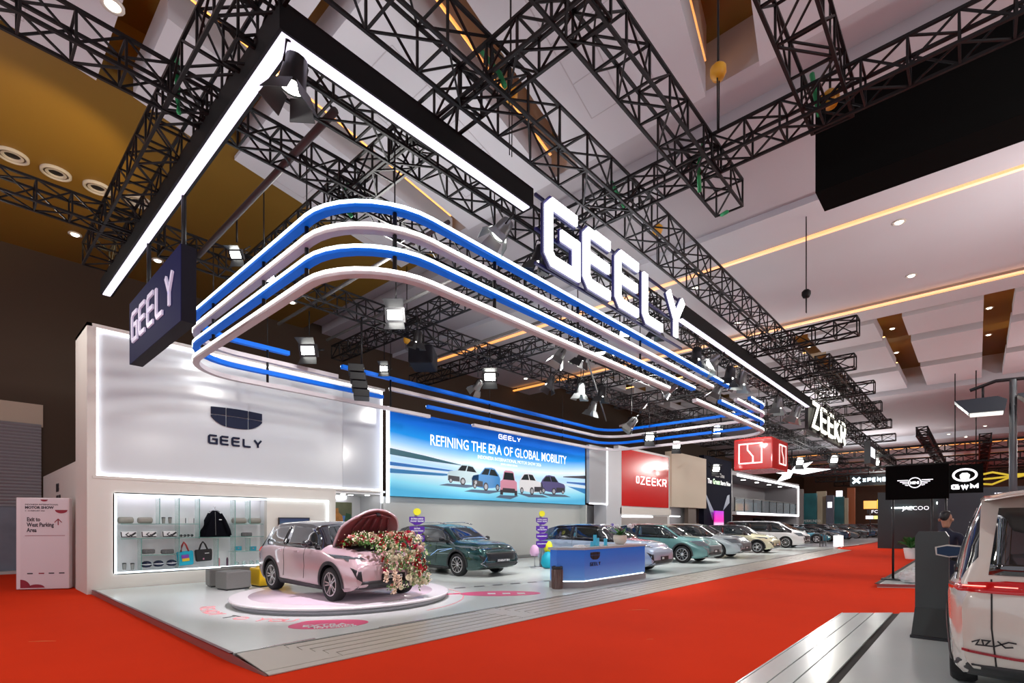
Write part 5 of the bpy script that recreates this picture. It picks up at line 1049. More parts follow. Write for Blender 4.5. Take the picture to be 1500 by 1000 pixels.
fa = empty('flower_arrangement', (0, 0, 0), 0, 'big cascade of red, coral, pink and cream flowers spilling from the open bonnet', 'flowers'); fa.location = (5.80, 8.9, PZ+.15)
def fpos(u, v):
    """u across the nose (-1..1), v 0 at the windscreen side down to 1 at the bumper"""
    if v < .45:
        t = v/.45; y = .45-.95*t; z = 1.0+.22*math.sin(t*2.4)
    else:
        t = (v-.45)/.55; y = -.50-.14*math.sin(min(1, t)*1.6); z = 1.14-.88*t; u = max(u, -.95+2.2*t if t < .25 else -.40+.12*t)
    x = u*(.66 if v < .45 else .68)+.03
    return Vector((x, y, z))
keys = list(fm)
def colat(x, z):
    s_ = math.sin(x*7+z*5)+math.sin(x*3-z*9)*.8
    return 'red' if s_ > 1.0 else 'cream' if s_ < -.6 else random.choice(['coral', 'cream', 'blush', 'peach', 'crimson', 'cream', 'blush', 'red'])
cnt = 0
for k in range(290):
    u, v = random.uniform(-1, 1), random.random()
    if v > .45 and u < -.45: u = -u*.9
    p = fpos(u, v)
    p += Vector((random.uniform(-.05, .05), random.uniform(-.09, .03), random.uniform(-.04, .09)))
    if abs(p.x) < .24 and .34 < p.z < .62: continue
    nrm = Vector((u*.5, -.9 if v > .4 else -.35, .9-v*.9)).normalized(); q = nrm.to_track_quat('Z', 'Y').to_euler()
    c = 'hotpink' if (u < -.45 and v > .62) else colat(p.x, p.z)
    o = link('flower', fm[c], fa, loc=p, rot=(q.x, q.y, random.uniform(0, 6))); s_ = random.uniform(.55, 1.15)*(1.1 if c in ('red', 'crimson', 'hotpink') else 1); o.scale = (s_, s_, s_)
m = MB()
for k in range(1500):
    u, v = random.uniform(-1.05, 1.05), random.random(); p = fpos(u, v)+Vector((random.gauss(0, .04), random.uniform(-.12, .06), random.uniform(-.08, .10)))
    if abs(p.x) < .27 and .34 < p.z < .62 and v > .45: continue
    if v > .6 and u < -.6: continue
    a = random.uniform(0, 6); L_ = random.uniform(.03, .075); d = Vector((math.cos(a)*.7, -.4, math.sin(a))).normalized()*L_; w_ = d.cross(Vector((0, 1, .3))).normalized()*L_*.28
    m.add([p, p+d*.5+w_, p+d, p+d*.5-w_], [(0, 1, 2, 3)])
m.obj('foliage', M('bouquet_leaf', (.10, .26, .05), .55), fa, kind='stuff')
m = MB()
for k in range(900):
    u, v = random.uniform(-1, 1), random.random(); p = fpos(u, v)+Vector((random.gauss(0, .04), random.uniform(-.16, .0), random.uniform(-.06, .13)))
    if abs(p.x) < .27 and .34 < p.z < .62 and v > .45: continue
    if v > .6 and u < -.6: continue
    r_ = random.uniform(.008, .018); m.add([p+Vector((r_, 0, 0)), p+Vector((0, 0, r_)), p-Vector((r_, 0, 0)), p-Vector((0, 0, r_)), p-Vector((0, r_, 0))], [(0, 1, 4), (1, 2, 4), (2, 3, 4), (3, 0, 4)])
m.obj('filler_blossoms', M('filler_cream', (.80, .78, .55), .6), fa, kind='stuff')
m = MB(); MB
for (x, z0, z1) in ((-.08, .62, .16), (.02, .5, .28), (.72, .5, .30), (-.25, .6, .40)):
    z = z0
    while z > z1:
        for k in range(4): p = Vector((x+random.gauss(0, .022), -.70+random.gauss(0, .02), z)); r_ = .02; m.add([p+Vector((r_, 0, 0)), p+Vector((0, 0, r_)), p-Vector((r_, 0, 0)), p-Vector((0, 0, r_)), p-Vector((0, r_, 0))], [(0, 1, 4), (1, 2, 4), (2, 3, 4), (3, 0, 4)])
        z -= .018
m.obj('trailing_blossoms', M('trail_blush', (.82, .62, .45), .6), fa, kind='stuff')

car2 = make_car('suv', paint('dark_green', (.008, .055, .052), .5), 'car', 'dark green SUV with chrome front bar beside the turntable', face=2, rim=10, plate='STARRAY EM-I', clad=True); park(car2, 11.6, 12.0, PZ, -90)
for sd in (1, -1): SH['suv'].strip(subdiv([(.52*4.62, .60), (.60*4.62, .80), (.75*4.62, .86), (.62*4.62, .74)], 5), .012, 'side', .006, side=sd).obj('blue_line_sticker', LED('neon_blue', (.1, .4, 1), .8), car2)
for sd in (1, -1): SH['suv'].strip(subdiv([(sd*.62, .30), (sd*.80, .42), (sd*.66, .62)], 4), .025, 'front', .014).obj('chrome_blade', chrome, car2)
for sd in (1, -1): MB().tube([(1.0, sd*.56, 1.60), (1.3, sd*.57, 1.66), (2.3, sd*.58, 1.68), (2.75, sd*.58, 1.61)], .018, 6).obj('roof_rail', chrome, car2)
car3 = make_car('suv', paint('silver_blue', (.42, .52, .66)), 'car', 'silver-blue SUV with black roof behind the reception counter', roof=MATS['roof_black'], face=1, rim=6, plate='EX5', clad=False); park(car3, 16.0, 8.75)
redpl = M('red_plate', (.22, .01, .02), .4)
car4 = make_car('suv', paint('teal', (.13, .30, .29)), 'car', 'sage teal SUV with silver spoked wheels, next after the silver-blue one', face=3, rim=10, plate='ZEEKR', grille=M('mesh_grey', (.16, .18, .19), .4)); park(car4, 21.35, 9.05)
car5 = make_car('suv', paint('ice_grey', (.45, .52, .55)), 'car', 'pale ice-grey SUV with framed grille between teal and cream cars', face=3, rim=5, plate='ZEEKR', grille=MATS['mesh_grey'], clad=False); park(car5, 25.35, 9.1)
car6 = make_car('hatch', paint('cream', (.66, .64, .44)), 'car', 'cream compact hatchback with black arches and black roof', roof=MATS['roof_black'], face=1, rim=5, plate='ZEEKR X'); park(car6, 30.9, 9.0, kind='hatch')
car7 = make_car('van', paint('white', (.74, .74, .74), .0), 'car', 'large white van-like car with dark long side windows', face=3, rim=10, plate='009', clad=False); park(car7, 38.6, 9.5, PZ, kind='van')
car8 = make_car('sedan', paint('ocean_blue', (.03, .17, .24)), 'car', 'teal blue low car beyond the white van, nose to the aisle', face=2, rim=5, lowlod=True); park(car8, 50.6, 10.3, .05, -80, 'sedan')
# far rows: copies with paints of their own
farp = [paint('black', (.012, .013, .016)), paint('deep_blue', (.02, .05, .10)), paint('slate', (.08, .10, .12)), paint('silver', (.40, .42, .45)), paint('white', (.7, .7, .7), 0), paint('wine', (.12, .015, .02))]
fproto = {}
def far_car(kind, pi, a, b, yaw, label):
    if (kind, pi) not in fproto: e = fproto[kind, pi] = make_car(kind, farp[pi], 'car', label, face=1 if pi % 2 else 3, rim=5, lowlod=True, clad=False, group='cars in the far rows')
    else: e = dup(fproto[kind, pi], label=label)
    park(e, a, b, .05, yaw, kind)
fl_ = [('sedan', 0, 55, 10.2, 'black car just behind the teal blue one'), ('suv', 1, 59.5, 10.3, 'deep blue SUV second behind the teal blue car'), ('sedan', 2, 64, 10.2, 'slate car third behind the teal blue car'), ('suv', 0, 68.5, 10.0, 'black SUV fourth behind the teal blue car'), ('suv', 1, 73, 9.8, 'deep blue SUV by the far pink post'), ('suv', 2, 78, 9.6, 'slate SUV at the far end of the front row'),
       ('suv', 0, 47, 14.0, 'black SUV behind the white van under the two-storey glass stand'), ('sedan', 3, 52, 14.5, 'silver car in the second far row, nearest'), ('suv', 0, 57, 14.6, 'black SUV in the second far row'), ('suv', 2, 62, 14.8, 'slate SUV in the second far row'), ('suv', 4, 67, 14.6, 'white SUV in the second far row'), ('sedan', 1, 72, 15, 'deep blue car in the second far row, farthest'),
       ('sedan', 5, 84, 9.4, 'wine red car far down the aisle'), ('suv', 4, 90, 9.2, 'white SUV far down the aisle'), ('suv', 0, 61, 5.9+1.6, 'black SUV standing nearest the aisle in the far row')]
for k, pi, a, b, l in fl_[:-1]: far_car(k, pi, a, b, -88 if a < 80 else -95, l)

# ------------------------------------------------------------------ right-hand stand: platform, totem, parked tail-end car
p1 = empty('exhibition_platform', (0, 0, 0), 0, 'pale platform with slotted boards at the lower right under the rear-view car', 'platform')
vin2 = M('white_platform', (.64, .69, .67), .2, noise=.05, nscale=1)
MB().prism([(2, 1.06), (11.85, 1.06), (12.6, .3), (13.4, -.6), (13.4, -7), (2, -7)], .002, .1).obj('deck', vin2, p1)
MB().prism([(2, 1.84), (11.1, 1.84), (11.85, 1.06), (2, 1.06)], .002, .08).obj('board_bed', gap_m, p1)
for b0, b1 in ((1.62, 1.83), (1.42, 1.605), (1.16, 1.405)): MB().prism([(2, b0), (11.1+(1.84-b0)*.95, b0), (11.1+(1.84-b1)*.95, b1), (2, b1)][::1], .08, .1).obj('platform_board', vin2, p1)
MB().bar((2, 1.845, .09), (11.1, 1.845, .09), .02, .03, True).obj('edge_trim', vin2, p1)
to = empty('info_totem', (9.63, .30, .1), R(-3), 'dark grey freestanding totem slab with clipped corners beside the rear-view car', 'totem')
slate = M('totem_slate', (.035, .048, .048), .3, noise=.15, nscale=2)
MB().prism([(-.19, .42), (.19, .42), (.19, 1.46), (.15, 1.53), (-.15, 1.53), (-.19, 1.46)], -.06, .06, frame((0, .19, 0), (0, -1, 0), (0, 0, 1))).obj('panel', slate, to)
MB().add([(-.07, 0, .42), (-.07, .38, .42), (-.26, .40, .04), (-.26, -.02, .04), (.12, 0, .42), (.12, .38, .42), (.16, .40, .04), (.16, -.02, .04)], [(3, 2, 1, 0), (4, 5, 6, 7), (0, 1, 5, 4), (1, 2, 6, 5), (2, 3, 7, 6), (3, 0, 4, 7)]).obj('wedge_foot', slate, to)
box('base_plate', (-.30, -.03, 0), (.2, .41, .04), blackp, to)
# tall family car seen from its rear left corner
SH['tall'] = CarShape(4.75, 1.90, 1.99, .36, (.86, 3.72), [(0, .52), (.015, .64), (.035, .74), (.085, .96), (.13, .99), (.34, 1), (.52, .99), (.62, .92), (.76, .66), (.80, .62), (.92, .55), (.975, .48), (1, .41)], [(0, .555), (.2, .565), (.5, .55), (.74, .54), (1, .38)], [(0, .76), (.06, .74), (.12, .72), (.5, .70), (.62, .70), (.76, .80), (1, .76)], tail=.10, ttaper=.12)
WIN['tall'] = ([(.075, .59), (.115, .82), (.16, .895), (.21, .91), (.20, .59)], [(.22, .59), (.225, .915), (.38, .925), (.385, .585)], [(.40, .585), (.395, .925), (.53, .915), (.63, .83), (.69, .72), (.73, .58)])
GH['tall'] = [(.06, .575), (.10, .85), (.15, .925), (.25, .945), (.5, .945), (.60, .90), (.68, .77), (.74, .57)]; GW['tall'] = ((.60, .93, 0), (.74, .7))
wp_ = paint('pearl_white', (.62, .58, .52), .05)
rc_ = make_car('tall', wp_, 'car', 'tall pearl white car seen from its rear left corner at the right edge', face=2, rim=5, clad=True)
for ch in list(rc_.children):
    if ch.name.split('.')[0] in ('rear_glass', 'tail_light'): bpy.data.objects.remove(ch)
rc_.location = (6.35, -.72, .1); sh = SH['tall']; H = 1.78; hw = sh.W/2
sh.patch([(-hw*.68, .66*H), (-hw*.60, .90*1.99), (hw*.60, .90*1.99), (hw*.68, .66*H)], 'rear', .008, 6, 10).obj('rear_glass', glassm, rc_)
redl = M('tail_red', (.30, .004, .006), .08, emit=(1, .02, .02), es=.12, coat=1); redh = LED('tail_hot', (1, .16, .10), 2.2)
tl = sh.patch([(-hw*.97, .572*H), (-hw*.97, .625*H), (-hw*.6, .632*H), (hw*.6, .632*H), (hw*.97, .625*H), (hw*.97, .572*H)], 'rear', .014, 4, 24).obj('tail_light_bar', redl, rc_)
for sd in (1, -1):
    sh.patch([(.0, .575*H), (.005, .615*H), (.17, .610*H), (.20, .60*H), (.12, .578*H)], 'side', .012, 4, 6, side=sd).obj('tail_light_side', redl, rc_)
    sh.strip(subdiv([(sd*hw*.90, .603*H), (sd*hw*.70, .605*H)], 4), .014, 'rear', .02).obj('light_filament', redh, tl); sh.strip(subdiv([(sd*hw*.64, .605*H), (sd*hw*.48, .605*H)], 4), .012, 'rear', .02).obj('light_filament', redh, tl)
    sh.strip(subdiv([(sd*hw*.66, .64*H), (sd*hw*.66, .40*H), (sd*hw*.62, .16*H)], 8), .012, 'rear', .002).obj('tailgate_seam', seam, rc_)
    sh.strip(subdiv([(sd*hw*.86, .275*H), (sd*hw*.5, .26*H), (sd*hw*.2, .258*H)], 8), .035, 'rear', .006).obj('rear_reflector', M('reflector_red', (.30, .01, .02), .3), rc_)
sh.patch([(-hw*.96, .115*H), (-hw*.90, .21*H), (hw*.90, .21*H), (hw*.96, .115*H)], 'rear', .012, 4, 16).obj('rear_bumper', cap_, rc_)
m = MB(); F_ = frame((-.128, hw*.80, .315*H), (0, -1, 0), (0, 0, 1))
stroke(m, [(0, .02), (.05, .045), (.03, .0), (.08, .0), (.07, .045), (.12, .045), (.09, 0), (.14, 0)], .012, 0, .01, F_); stroke(m, [(.15, 0), (.24, .05), (.29, .045)], .012, 0, .01, F_); stroke(m, [(.17, .05), (.22, 0), (.27, .01)], .012, 0, .01, F_); m.obj('script_badge', blackp, rc_)
# spoiler over the rear glass
m = MB(); rows = []
for j, (x, z, tck) in enumerate(((.42, 1.955, .03), (.16, 1.975, .05), (-.02, 1.965, .045), (-.10, 1.945, .02))):
    rows.append([(x+.22*(abs(s_)**3), s_*(.70-.03*j), z-.06*s_*s_, tck) for s_ in np.linspace(-1, 1, 11)])
vs = [(x, y, z) for r_ in rows for x, y, z, t in r_]+[(x, y, z-t) for r_ in rows for x, y, z, t in r_]; k_ = 44
fs = [(j*11+i, j*11+i+1, (j+1)*11+i+1, (j+1)*11+i) for j in range(3) for i in range(10)]; fs += [tuple(a+k_ for a in f[::-1]) for f in fs]
bd_ = [i for i in range(11)]+[11*j+10 for j in range(1, 4)]+[33+i for i in range(9, -1, -1)]+[11*j for j in (2, 1)]
fs += [(a, b, b+k_, a+k_) for a, b in zip(bd_, bd_[1:]+bd_[:1])]
m.add(vs, fs, True).obj('roof_spoiler', wp_, rc_)
# door mirror with bright rim
e = [c for c in rc_.children if c.name.startswith('wing_mirror')]
for c in e: bpy.data.objects.remove(c)
for sd in (1, -1):
    M4 = Matrix.Translation((2.95, sd*(hw+.06), 1.27)) @ Matrix.Rotation(R(-90), 4, 'Y'); 
    hs_ = MB().prism([(-.07, -.14), (-.09, 0), (-.06, .14), (.05, .15), (.085, .02), (.07, -.14)], -.12, .06, M4).obj('wing_mirror', wp_, rc_)
    MB().prism([(-.055, -.12), (-.075, 0), (-.045, .125), (.04, .13), (.068, .02), (.055, -.12)], .06, .068, M4).obj('mirror_glass', M('mirror_glass', (.02, .03, .05), .03, 1), hs_)
    MB().bar((3.0, sd*(hw-.08), 1.12), (2.97, sd*(hw+.04), 1.16), .06, .04, True).obj('mirror_arm', blackp, hs_)

# MINI stand
p2 = empty('exhibition_platform', (0, 0, 0), 0, 'low white platform with dark trim carrying the winged emblem board', 'platform')
poly = [(17.0, 2.02), (18.65, -.6), (19.5, -3), (32, -3), (32, 2.02)]
MB().prism(poly, .002, .1).obj('deck', vin2, p2); MB().bar((17.0, 2.03, .06), (18.65, -.6, .06), .02, .08, True).obj('dark_trim', MATS['edge_trim_brown'], p2); MB().bar((17.0, 2.03, .105), (32, 2.03, .105), .1, .01, True).obj('edge_strip', blackp, p2)
mi = empty('brand_board', (18.5, 2.0, .1), 0, 'matte black board on posts with white winged MINI emblem', 'sign')
box('board', (0, -1.42, 2.33), (.08, 0, 3.30), M('matte_black', (.004, .004, .005), .8), mi)
for y in (-.17, -1.05, -1.35): MB().tube([(.1, y, 0), (.1, y, 2.9)], .03, 8).obj('post', blackp, mi)
box('foot', (-.15, -.45, 0), (.3, .1, .03), blackp, mi)
wl = LED('white_emblem', (.9, .9, 1), 1.1); F_ = frame((-.012, -.30, 2.80), (0, -1, 0), (0, 0, 1)); m = MB(); stroke(m, [(.38+.14*math.cos(t), .14*math.sin(t)) for t in np.linspace(0, 6.283, 28)], .022, 0, .01, F_)
for k in range(4):
    for sd in (1, -1): w0 = .17+.02*k; stroke(m, [(.38+sd*.15, .075-.05*k), (.38+sd*(.40-.06*k), .075-.045*k+.0)], .02, 0, .01, F_)
m.obj('winged_emblem', wl, mi); text('MINI', .10, wl, frame((-.012, -.30, 2.765), (0, -1, 0), (0, 0, 1)) @ Matrix.Translation((.27, 0, 0)), mi, bold=.006)
# clear wrapped seats on the platform
wrap = M('clear_wrap', (.62, .66, .66), .15, coat=.6, noise=.15, nscale=12)
for k, (x, y, s_, l) in enumerate(((18.0, 1.35, .5, 'crinkled clear plastic wrapped bundle on the low white platform, left'), (19.3, 1.1, .62, 'rounded white wrapped bundle on the low white platform, behind'), (14.6, .25, .4, 'white wrapped bundle beside the rear-view car'))):
    me = bpy.data.meshes.new('bundle'); bm = bmesh.new(); bmesh.ops.create_icosphere(bm, subdivisions=3, radius=s_/2)
    for v in bm.verts: f = 1+.10*math.sin(v.co.x*23)*math.cos(v.co.z*31+v.co.y*19); v.co = Vector((v.co.x*f*1.2, v.co.y*f*1.2, max(v.co.z, -s_*.36)*f*.8))
    z0 = min(v.co.z for v in bm.verts)
    for v in bm.verts: v.co.z -= z0
    bm.to_mesh(me); bm.free(); me.materials.append(wrap); link('wrapped_bundle', me, None, label=l, cat='bundle', loc=(x, y, .1 if k < 2 else 0))
# person behind the parked car
def skinned(name, pts, edges, mat, parent, sub=2):
    me = bpy.data.meshes.new(name); me.from_pydata([p[:3] for p in pts], edges, []); o = bpy.data.objects.new(name, me); COL.objects.link(o)
    md = o.modifiers.new('s', 'SKIN'); md.use_smooth_shade = True; sk = me.skin_vertices[0].data
    for i, p in enumerate(pts): sk[i].radius = (p[3], p[4] if len(p) > 4 else p[3])
    sk[0].use_root = True; s2 = o.modifiers.new('u', 'SUBSURF'); s2.levels = sub; s2.render_levels = sub
    nm = bpy.data.meshes.new_from_object(o.evaluated_get(bpy.context.evaluated_depsgraph_get())); bpy.data.objects.remove(o); nm.materials.clear(); nm.materials.append(mat)
    for p in nm.polygons: p.use_smooth = True
    return link(name, nm, parent)
pe = empty('person', (11.4, .40, .1), R(-25), 'person in dark navy shirt with short black hair standing beyond the car mirror, looking right', 'person')
pe.scale = (1.06, 1.06, 1.04); skin_ = M('skin', (.42, .22, .14), .5); shirt = M('navy_shirt', (.008, .010, .03), .8)
skinned('body', [(0, 0, .92, .14, .10), (0, 0, 1.12, .15, .10), (0, 0, 1.34, .17, .10), (0, 0, 1.45, .09, .07), (.01, 0, 1.52, .055), (0, .19, 1.40, .06), (.02, .25, 1.14, .048), (.12, .24, .90, .036), (.16, .23, .82, .03), (0, -.19, 1.40, .06), (.02, -.25, 1.14, .048), (.12, -.24, .90, .036), (.16, -.23, .82, .03),
    (0, .10, .88, .10), (.02, .11, .48, .07), (0, .11, .10, .05), (.12, .12, .04, .045), (0, -.10, .88, .10), (.02, -.11, .48, .07), (0, -.11, .10, .05), (.12, -.12, .04, .045)],
    [(0, 1), (1, 2), (2, 3), (3, 4), (2, 5), (5, 6), (6, 7), (7, 8), (2, 9), (9, 10), (10, 11), (11, 12), (0, 13), (13, 14), (14, 15), (15, 16), (0, 17), (17, 18), (18, 19), (19, 20)], shirt, pe)
hd = skinned('head', [(0, 0, 1.50, .05), (.01, 0, 1.56, .055), (.02, 0, 1.63, .078, .088), (.015, 0, 1.71, .075, .085), (.01, 0, 1.75, .05)], [(0, 1), (1, 2), (2, 3), (3, 4)], skin_, pe)
skinned('nose', [(.09, 0, 1.66, .012), (.115, 0, 1.635, .016), (.10, 0, 1.625, .012)], [(0, 1), (1, 2)], skin_, pe, 1)
for sd in (1, -1): MB().lathe([(0, -.012), (.012, -.006), (.014, .004), (0, .012)], 10, Matrix.Translation((.088, sd*.032, 1.665))).obj('eye', blackp, pe); MB().lathe([(0, -.012), (.022, -.008), (.026, .004), (0, .01)], 10, Matrix.Translation((.005, sd*.092, 1.64)) @ Matrix.Rotation(R(90), 4, 'X')).obj('ear', skin_, pe)
MB().bar((.10, -.025, 1.59), (.10, .025, 1.59), .01, .008, True).obj('mouth', M('lips', (.3, .1, .09), .5), pe)
skinned('hair', [(-.055, 0, 1.62, .05, .075), (-.045, 0, 1.70, .07, .085), (0, 0, 1.765, .075, .045), (.05, 0, 1.765, .05, .03)], [(0, 1), (1, 2), (2, 3)], M('hair_black', (.008, .007, .007), .5), pe)
for sd in (1, -1):
    hand = [(.16, sd*.235, .83, .028, .016), (.19, sd*.235, .76, .034, .016)]; skinned('palm', hand, [(0, 1)], skin_, pe, 1)
    for k, (dx, ln) in enumerate(((-.028, .06), (-.01, .07), (.010, .066), (.028, .055))): skinned('finger', [(.19+dx, sd*.235, .75, .009), (.20+dx, sd*.23, .75-ln*.5, .009), (.20+dx, sd*.215, .75-ln, .007)], [(0, 1), (1, 2)], skin_, pe, 1)
    skinned('thumb', [(.205, sd*.23, .79, .011), (.235, sd*.22, .765, .01), (.24, sd*.215, .735, .008)], [(0, 1), (1, 2)], skin_, pe, 1)

# lamp mast at the right
a = 20.0; b = a*(ray(1484, 700)[1]/ray(1484, 700)[0]); ma = empty('lamp_mast', (a, b, 0), 0, 'tall grey mast with twin dark floodlight heads at the right edge', 'mast')
MB().tube([(0, 0, 0), (0, 0, 5.75)], [.09, .08], 10).obj('pole', M('mast_grey', (.10, .11, .12), .4, .4), ma); MB().lathe([(.3, 0), (.3, .04), (0, .05)], 16).obj('base', blackp, ma)
MB().tube([(0, .9, 5.60), (0, .35, 5.78), (0, -.5, 5.74), (0, -.9, 5.66)], .05, 8).obj('crossbar', blackp, ma)
for y, l in ((.62, 1), (-.7, 1)):
    hd_ = MB().prism([(-.62, .12), (-.3, -.28), (.45, -.30), (.5, .0), (.3, .12)], -.3, .3, Matrix.Translation((0, y, 5.18)) @ frame((0, 0, 0), (0, -1, 0), (0, 0, 1))).obj('flood_head', M('head_navy', (.02, .03, .05), .3), ma)
    MB().prism([(-.28, -.29), (.42, -.31), (.42, -.34), (-.28, -.32)], -.25, .25, Matrix.Translation((0, y, 5.18)) @ frame((0, 0, 0), (0, -1, 0), (0, 0, 1))).obj('flood_lens', LED('soft_lens', (1, 1, .9), 1.0), hd_); MB().tube([(0, y, 5.3), (0, y, 5.68)], .03, 6).obj('bracket', blackp, ma)
# round emblem board
gw = empty('brand_board', (26, .84, 2.9), 0, 'black hanging board with white ring emblem and GWM letters', 'sign'); box('board', (0, -1.0, 0), (.15, .02, 1.08), MATS['matte_black'], gw)
F_ = frame((-.01, -.48, .68), (0, -1, 0), (0, 0, 1)); m = MB(); stroke(m, [(.33*math.cos(t), .22*math.sin(t)) for t in np.linspace(0, 6.283, 30)], .07, 0, .02, F_); m.prism([(-.12, -.16), (.12, -.16), (.15, .0), (.07, .08), (-.07, .08), (-.15, .0)], 0, .02, F_); m.obj('ring_emblem', wl, gw)
letters('GWM', -.39, -.54, .24, .19, .03, .06, .02, wl, F_, gw, one=True, name='brand_lettering')
for y in (-.2, -.8): MB().tube([(.07, y, 1.08), (.07, y, 4.6)], .02, 5).obj('hanger', blackm, gw)

# ------------------------------------------------------------------ far stands
def board_at(x0, x1, y0, y1, a, th, mat, name, label, cat, face='a', **k):
    """a board on the plane X=a whose outline is surveyed from two corners"""
    p = onx(x0, y1, a); q = onx(x1, y0, a); e = empty(name, (a, p[1], p[2]), 0, label, cat); w = p[1]-q[1]; h = q[2]-p[2]
    box('panel', (0, -w, 0), (th, 0, h), mat, e); return e, w, h
FQ = lambda x, z: frame((-.03, -x, z), (0, -1, 0), (0, 0, 1))
e, w, h = board_at(1245, 1300, 693, 712, 60, .5, M('xp_panel', (.01, .02, .025), .4), 'brand_board', 'dark hanging board with pale XPENG lettering in the distance', 'sign')
letters('XPENG', w*.34, h*.3, w*.11, h*.4, w*.02, .12, .02, LED('xp_white', (.7, .9, 1), 1.8), FQ(0, 0), e, one=True, name='brand_lettering'); m = MB(); stroke(m, [(w*.08, h*.75), (w*.28, h*.25)], .2, 0, .02, FQ(0, 0)); stroke(m, [(w*.08, h*.25), (w*.28, h*.75)], .2, 0, .02, FQ(0, 0)); m.obj('cross_emblem', MATS['xp_white'], e)
MB().tube([(.2, -w/2, h), (.2, -w/2, h+2)], .05, 5).obj('hanger', blackm, e)
# star of light
p = onz(1160, 693, 6.4); s0 = empty('star_light', (50, ray(1160, 690)[1]/ray(1160, 690)[0]*50, 0), 0, 'four-pointed white star-shaped ceiling light beyond the red cube', 'light'); s0.location.z = 1.75+(766-691)/752*50*(1/ray(1160, 690)[0]) 
F_ = frame((0, 0, 0), (.68, -.73, 0), (0, 0, 1)); k_ = 50/ray(1160, 690)[0]/752
for tx, ty, wd in ((30, 15, 6), (57, 4, 4.6), (-22, -15, 5.5), (-24, -1, 4)):
    n_ = math.hypot(tx, ty); ux, uy = tx/n_, ty/n_; q_ = [(-ux*3, -uy*3), (tx*.3+uy*wd, ty*.3-ux*wd), (tx, ty), (tx*.3-uy*wd, ty*.3+ux*wd)]
    MB().prism([(x*k_, y*k_) for x, y in q_], -.1, .1, F_).obj('light_blade', LED('star_white', (.95, .95, 1), 2.5), s0)
MB().tube([(0, 0, .2), (0, 0, 2)], .05, 5).obj('hanger', blackm, s0)
e = empty('hanging_screen', (41.5, 5.4, 5.75), 0, 'dark hanging box sign with glaring white lettering past the ZEEKR letters', 'sign'); box('housing', (0, -.1, 0), (2.6, .25, 1.5), M('screen_dark', (.03, .04, .05), .4), e); text('LEPAS', .85, LED('glare_white', (.9, .95, 1), 3), frame((0.1, -.12, .5), (1, 0, 0), (0, 0, 1)), e, bold=.03, sx=.8); MB().tube([(1.3, .1, 1.5), (1.3, .1, 2.0)], .04, 5).obj('hanger', blackm, e)
# red cube
rcb = empty('hanging_cube', (25.2, 6.9, 4.25), 0, 'glossy red hanging box with white square emblem on its faces', 'sign')
box('cube_body', (0, 0, 0), (2.6, 1.7, 1.45), redg, rcb, bev=.05)
F_ = frame((0, -.012, 0), (1, 0, 0), (0, 0, 1)); F2 = frame((-.012, 0, 0), (0, -1, 0), (0, 0, 1)); emw = LED('cube_white', (1, .95, .9), .9)
for F3, x0, w in ((F2, -1.45, 1.0), (F_, 1.1, 1.1)):
    m = MB(); stroke(m, [(x0, .3), (x0+w, .3), (x0+w, 1.2), (x0, 1.2), (x0, .3)], .06, 0, .01, F3); stroke(m, [(x0+w*.38, 1.2), (x0+w*.38, .92), (x0+w*.62, .6), (x0+w*.62, .3)], .06, 0, .01, F3); m.obj('square_emblem', emw, rcb)
for x in (.5, 2.1): MB().tube([(x, .8, 1.45), (x, .8, 3.5)], .02, 5).obj('hanger', blackm, rcb)
# dark poster wall, two-storey stand on the rear line
Y_ = 15.9
pw = empty('poster_wall', (39.95, Y_, 2.2), 0, 'dark poster wall with green and white wording and a magenta screen', 'poster'); box('print', (0, 0, -2.1), (6.1, .4, 4.9), M('poster_night', (.008, .009, .02), .8, spec=.1), pw)
F_ = frame((0, -.01, 0), (1, 0, 0), (0, 0, 1)); text('Real-Time', .5, white_paint, F_ @ Matrix.Translation((2.3, 3.35, 0)), pw); text('The', .55, LED('p_white', (1, 1, 1), .6), F_ @ Matrix.Translation((.7, 2.75, 0)), pw, bold=.01); text('Green', .6, LED('p_green', (.1, .8, .1), .5), F_ @ Matrix.Translation((1.8, 2.75, 0)), pw, bold=.02); text('Starts Now', .5, LED('p_white', (1, 1, 1), .6), F_ @ Matrix.Translation((3.5, 2.75, 0)), pw, bold=.01)
MB().prism([(.1, 1.9), (.3, 1.9), (2.0, .5), (1.7, -.2)], 0, .02, F_).obj('light_beam_print', M('beam_grey', (.30, .36, .48), .4), pw); MB().prism([(5.0, 1.9), (5.5, 2.0), (5.5, 1.3), (4.0, .6)], 0, .02, F_).obj('light_beam_print', MATS['beam_grey'], pw)
ms = box('magenta_screen', (1.5, -.3, -1.6), (3.4, -.2, .55), gradient('magenta_pic', [(0, (.85, .7, .8)), (.5, (.9, .5, .75)), (.6, (.75, .02, .35)), (1, (.35, .02, .5))], 2, -1.6, .55, .3, .8), pw)
sb_ = empty('glass_stand', (46.2, Y_, 0), 0, 'two-storey grey stand with glowing white outline and glass balcony', 'booth')
gs_ = M('stand_grey', (.30, .29, .30), .5); L2 = 21.5
box('back_wall', (0, 3.5, 0), (L2, 3.7, 6.4), gs_, sb_); box('upper_floor', (0, 0, 2.5), (L2, 3.5, 2.8), gs_, sb_); box('roof_slab', (0, 0, 6.0), (L2, 3.5, 6.35), gs_, sb_); box('left_fin', (-.25, 0, 0), (0, 3.5, 6.5), M('fin_grey', (.35, .35, .36), .4), sb_); box('right_pillar', (L2, 0, 0), (L2+1.2, 3.5, 6.4), gs_, sb_)
for lo, hi in (((1.2, -.06, 5.95), (L2+.9, .02, 6.15)), ((1.2, -.06, 2.55), (L2+.9, .02, 2.75)), ((L2+.7, -.06, 2.6), (L2+1.0, .02, 6.1))): box('outline_light', lo, hi, ledw, sb_)
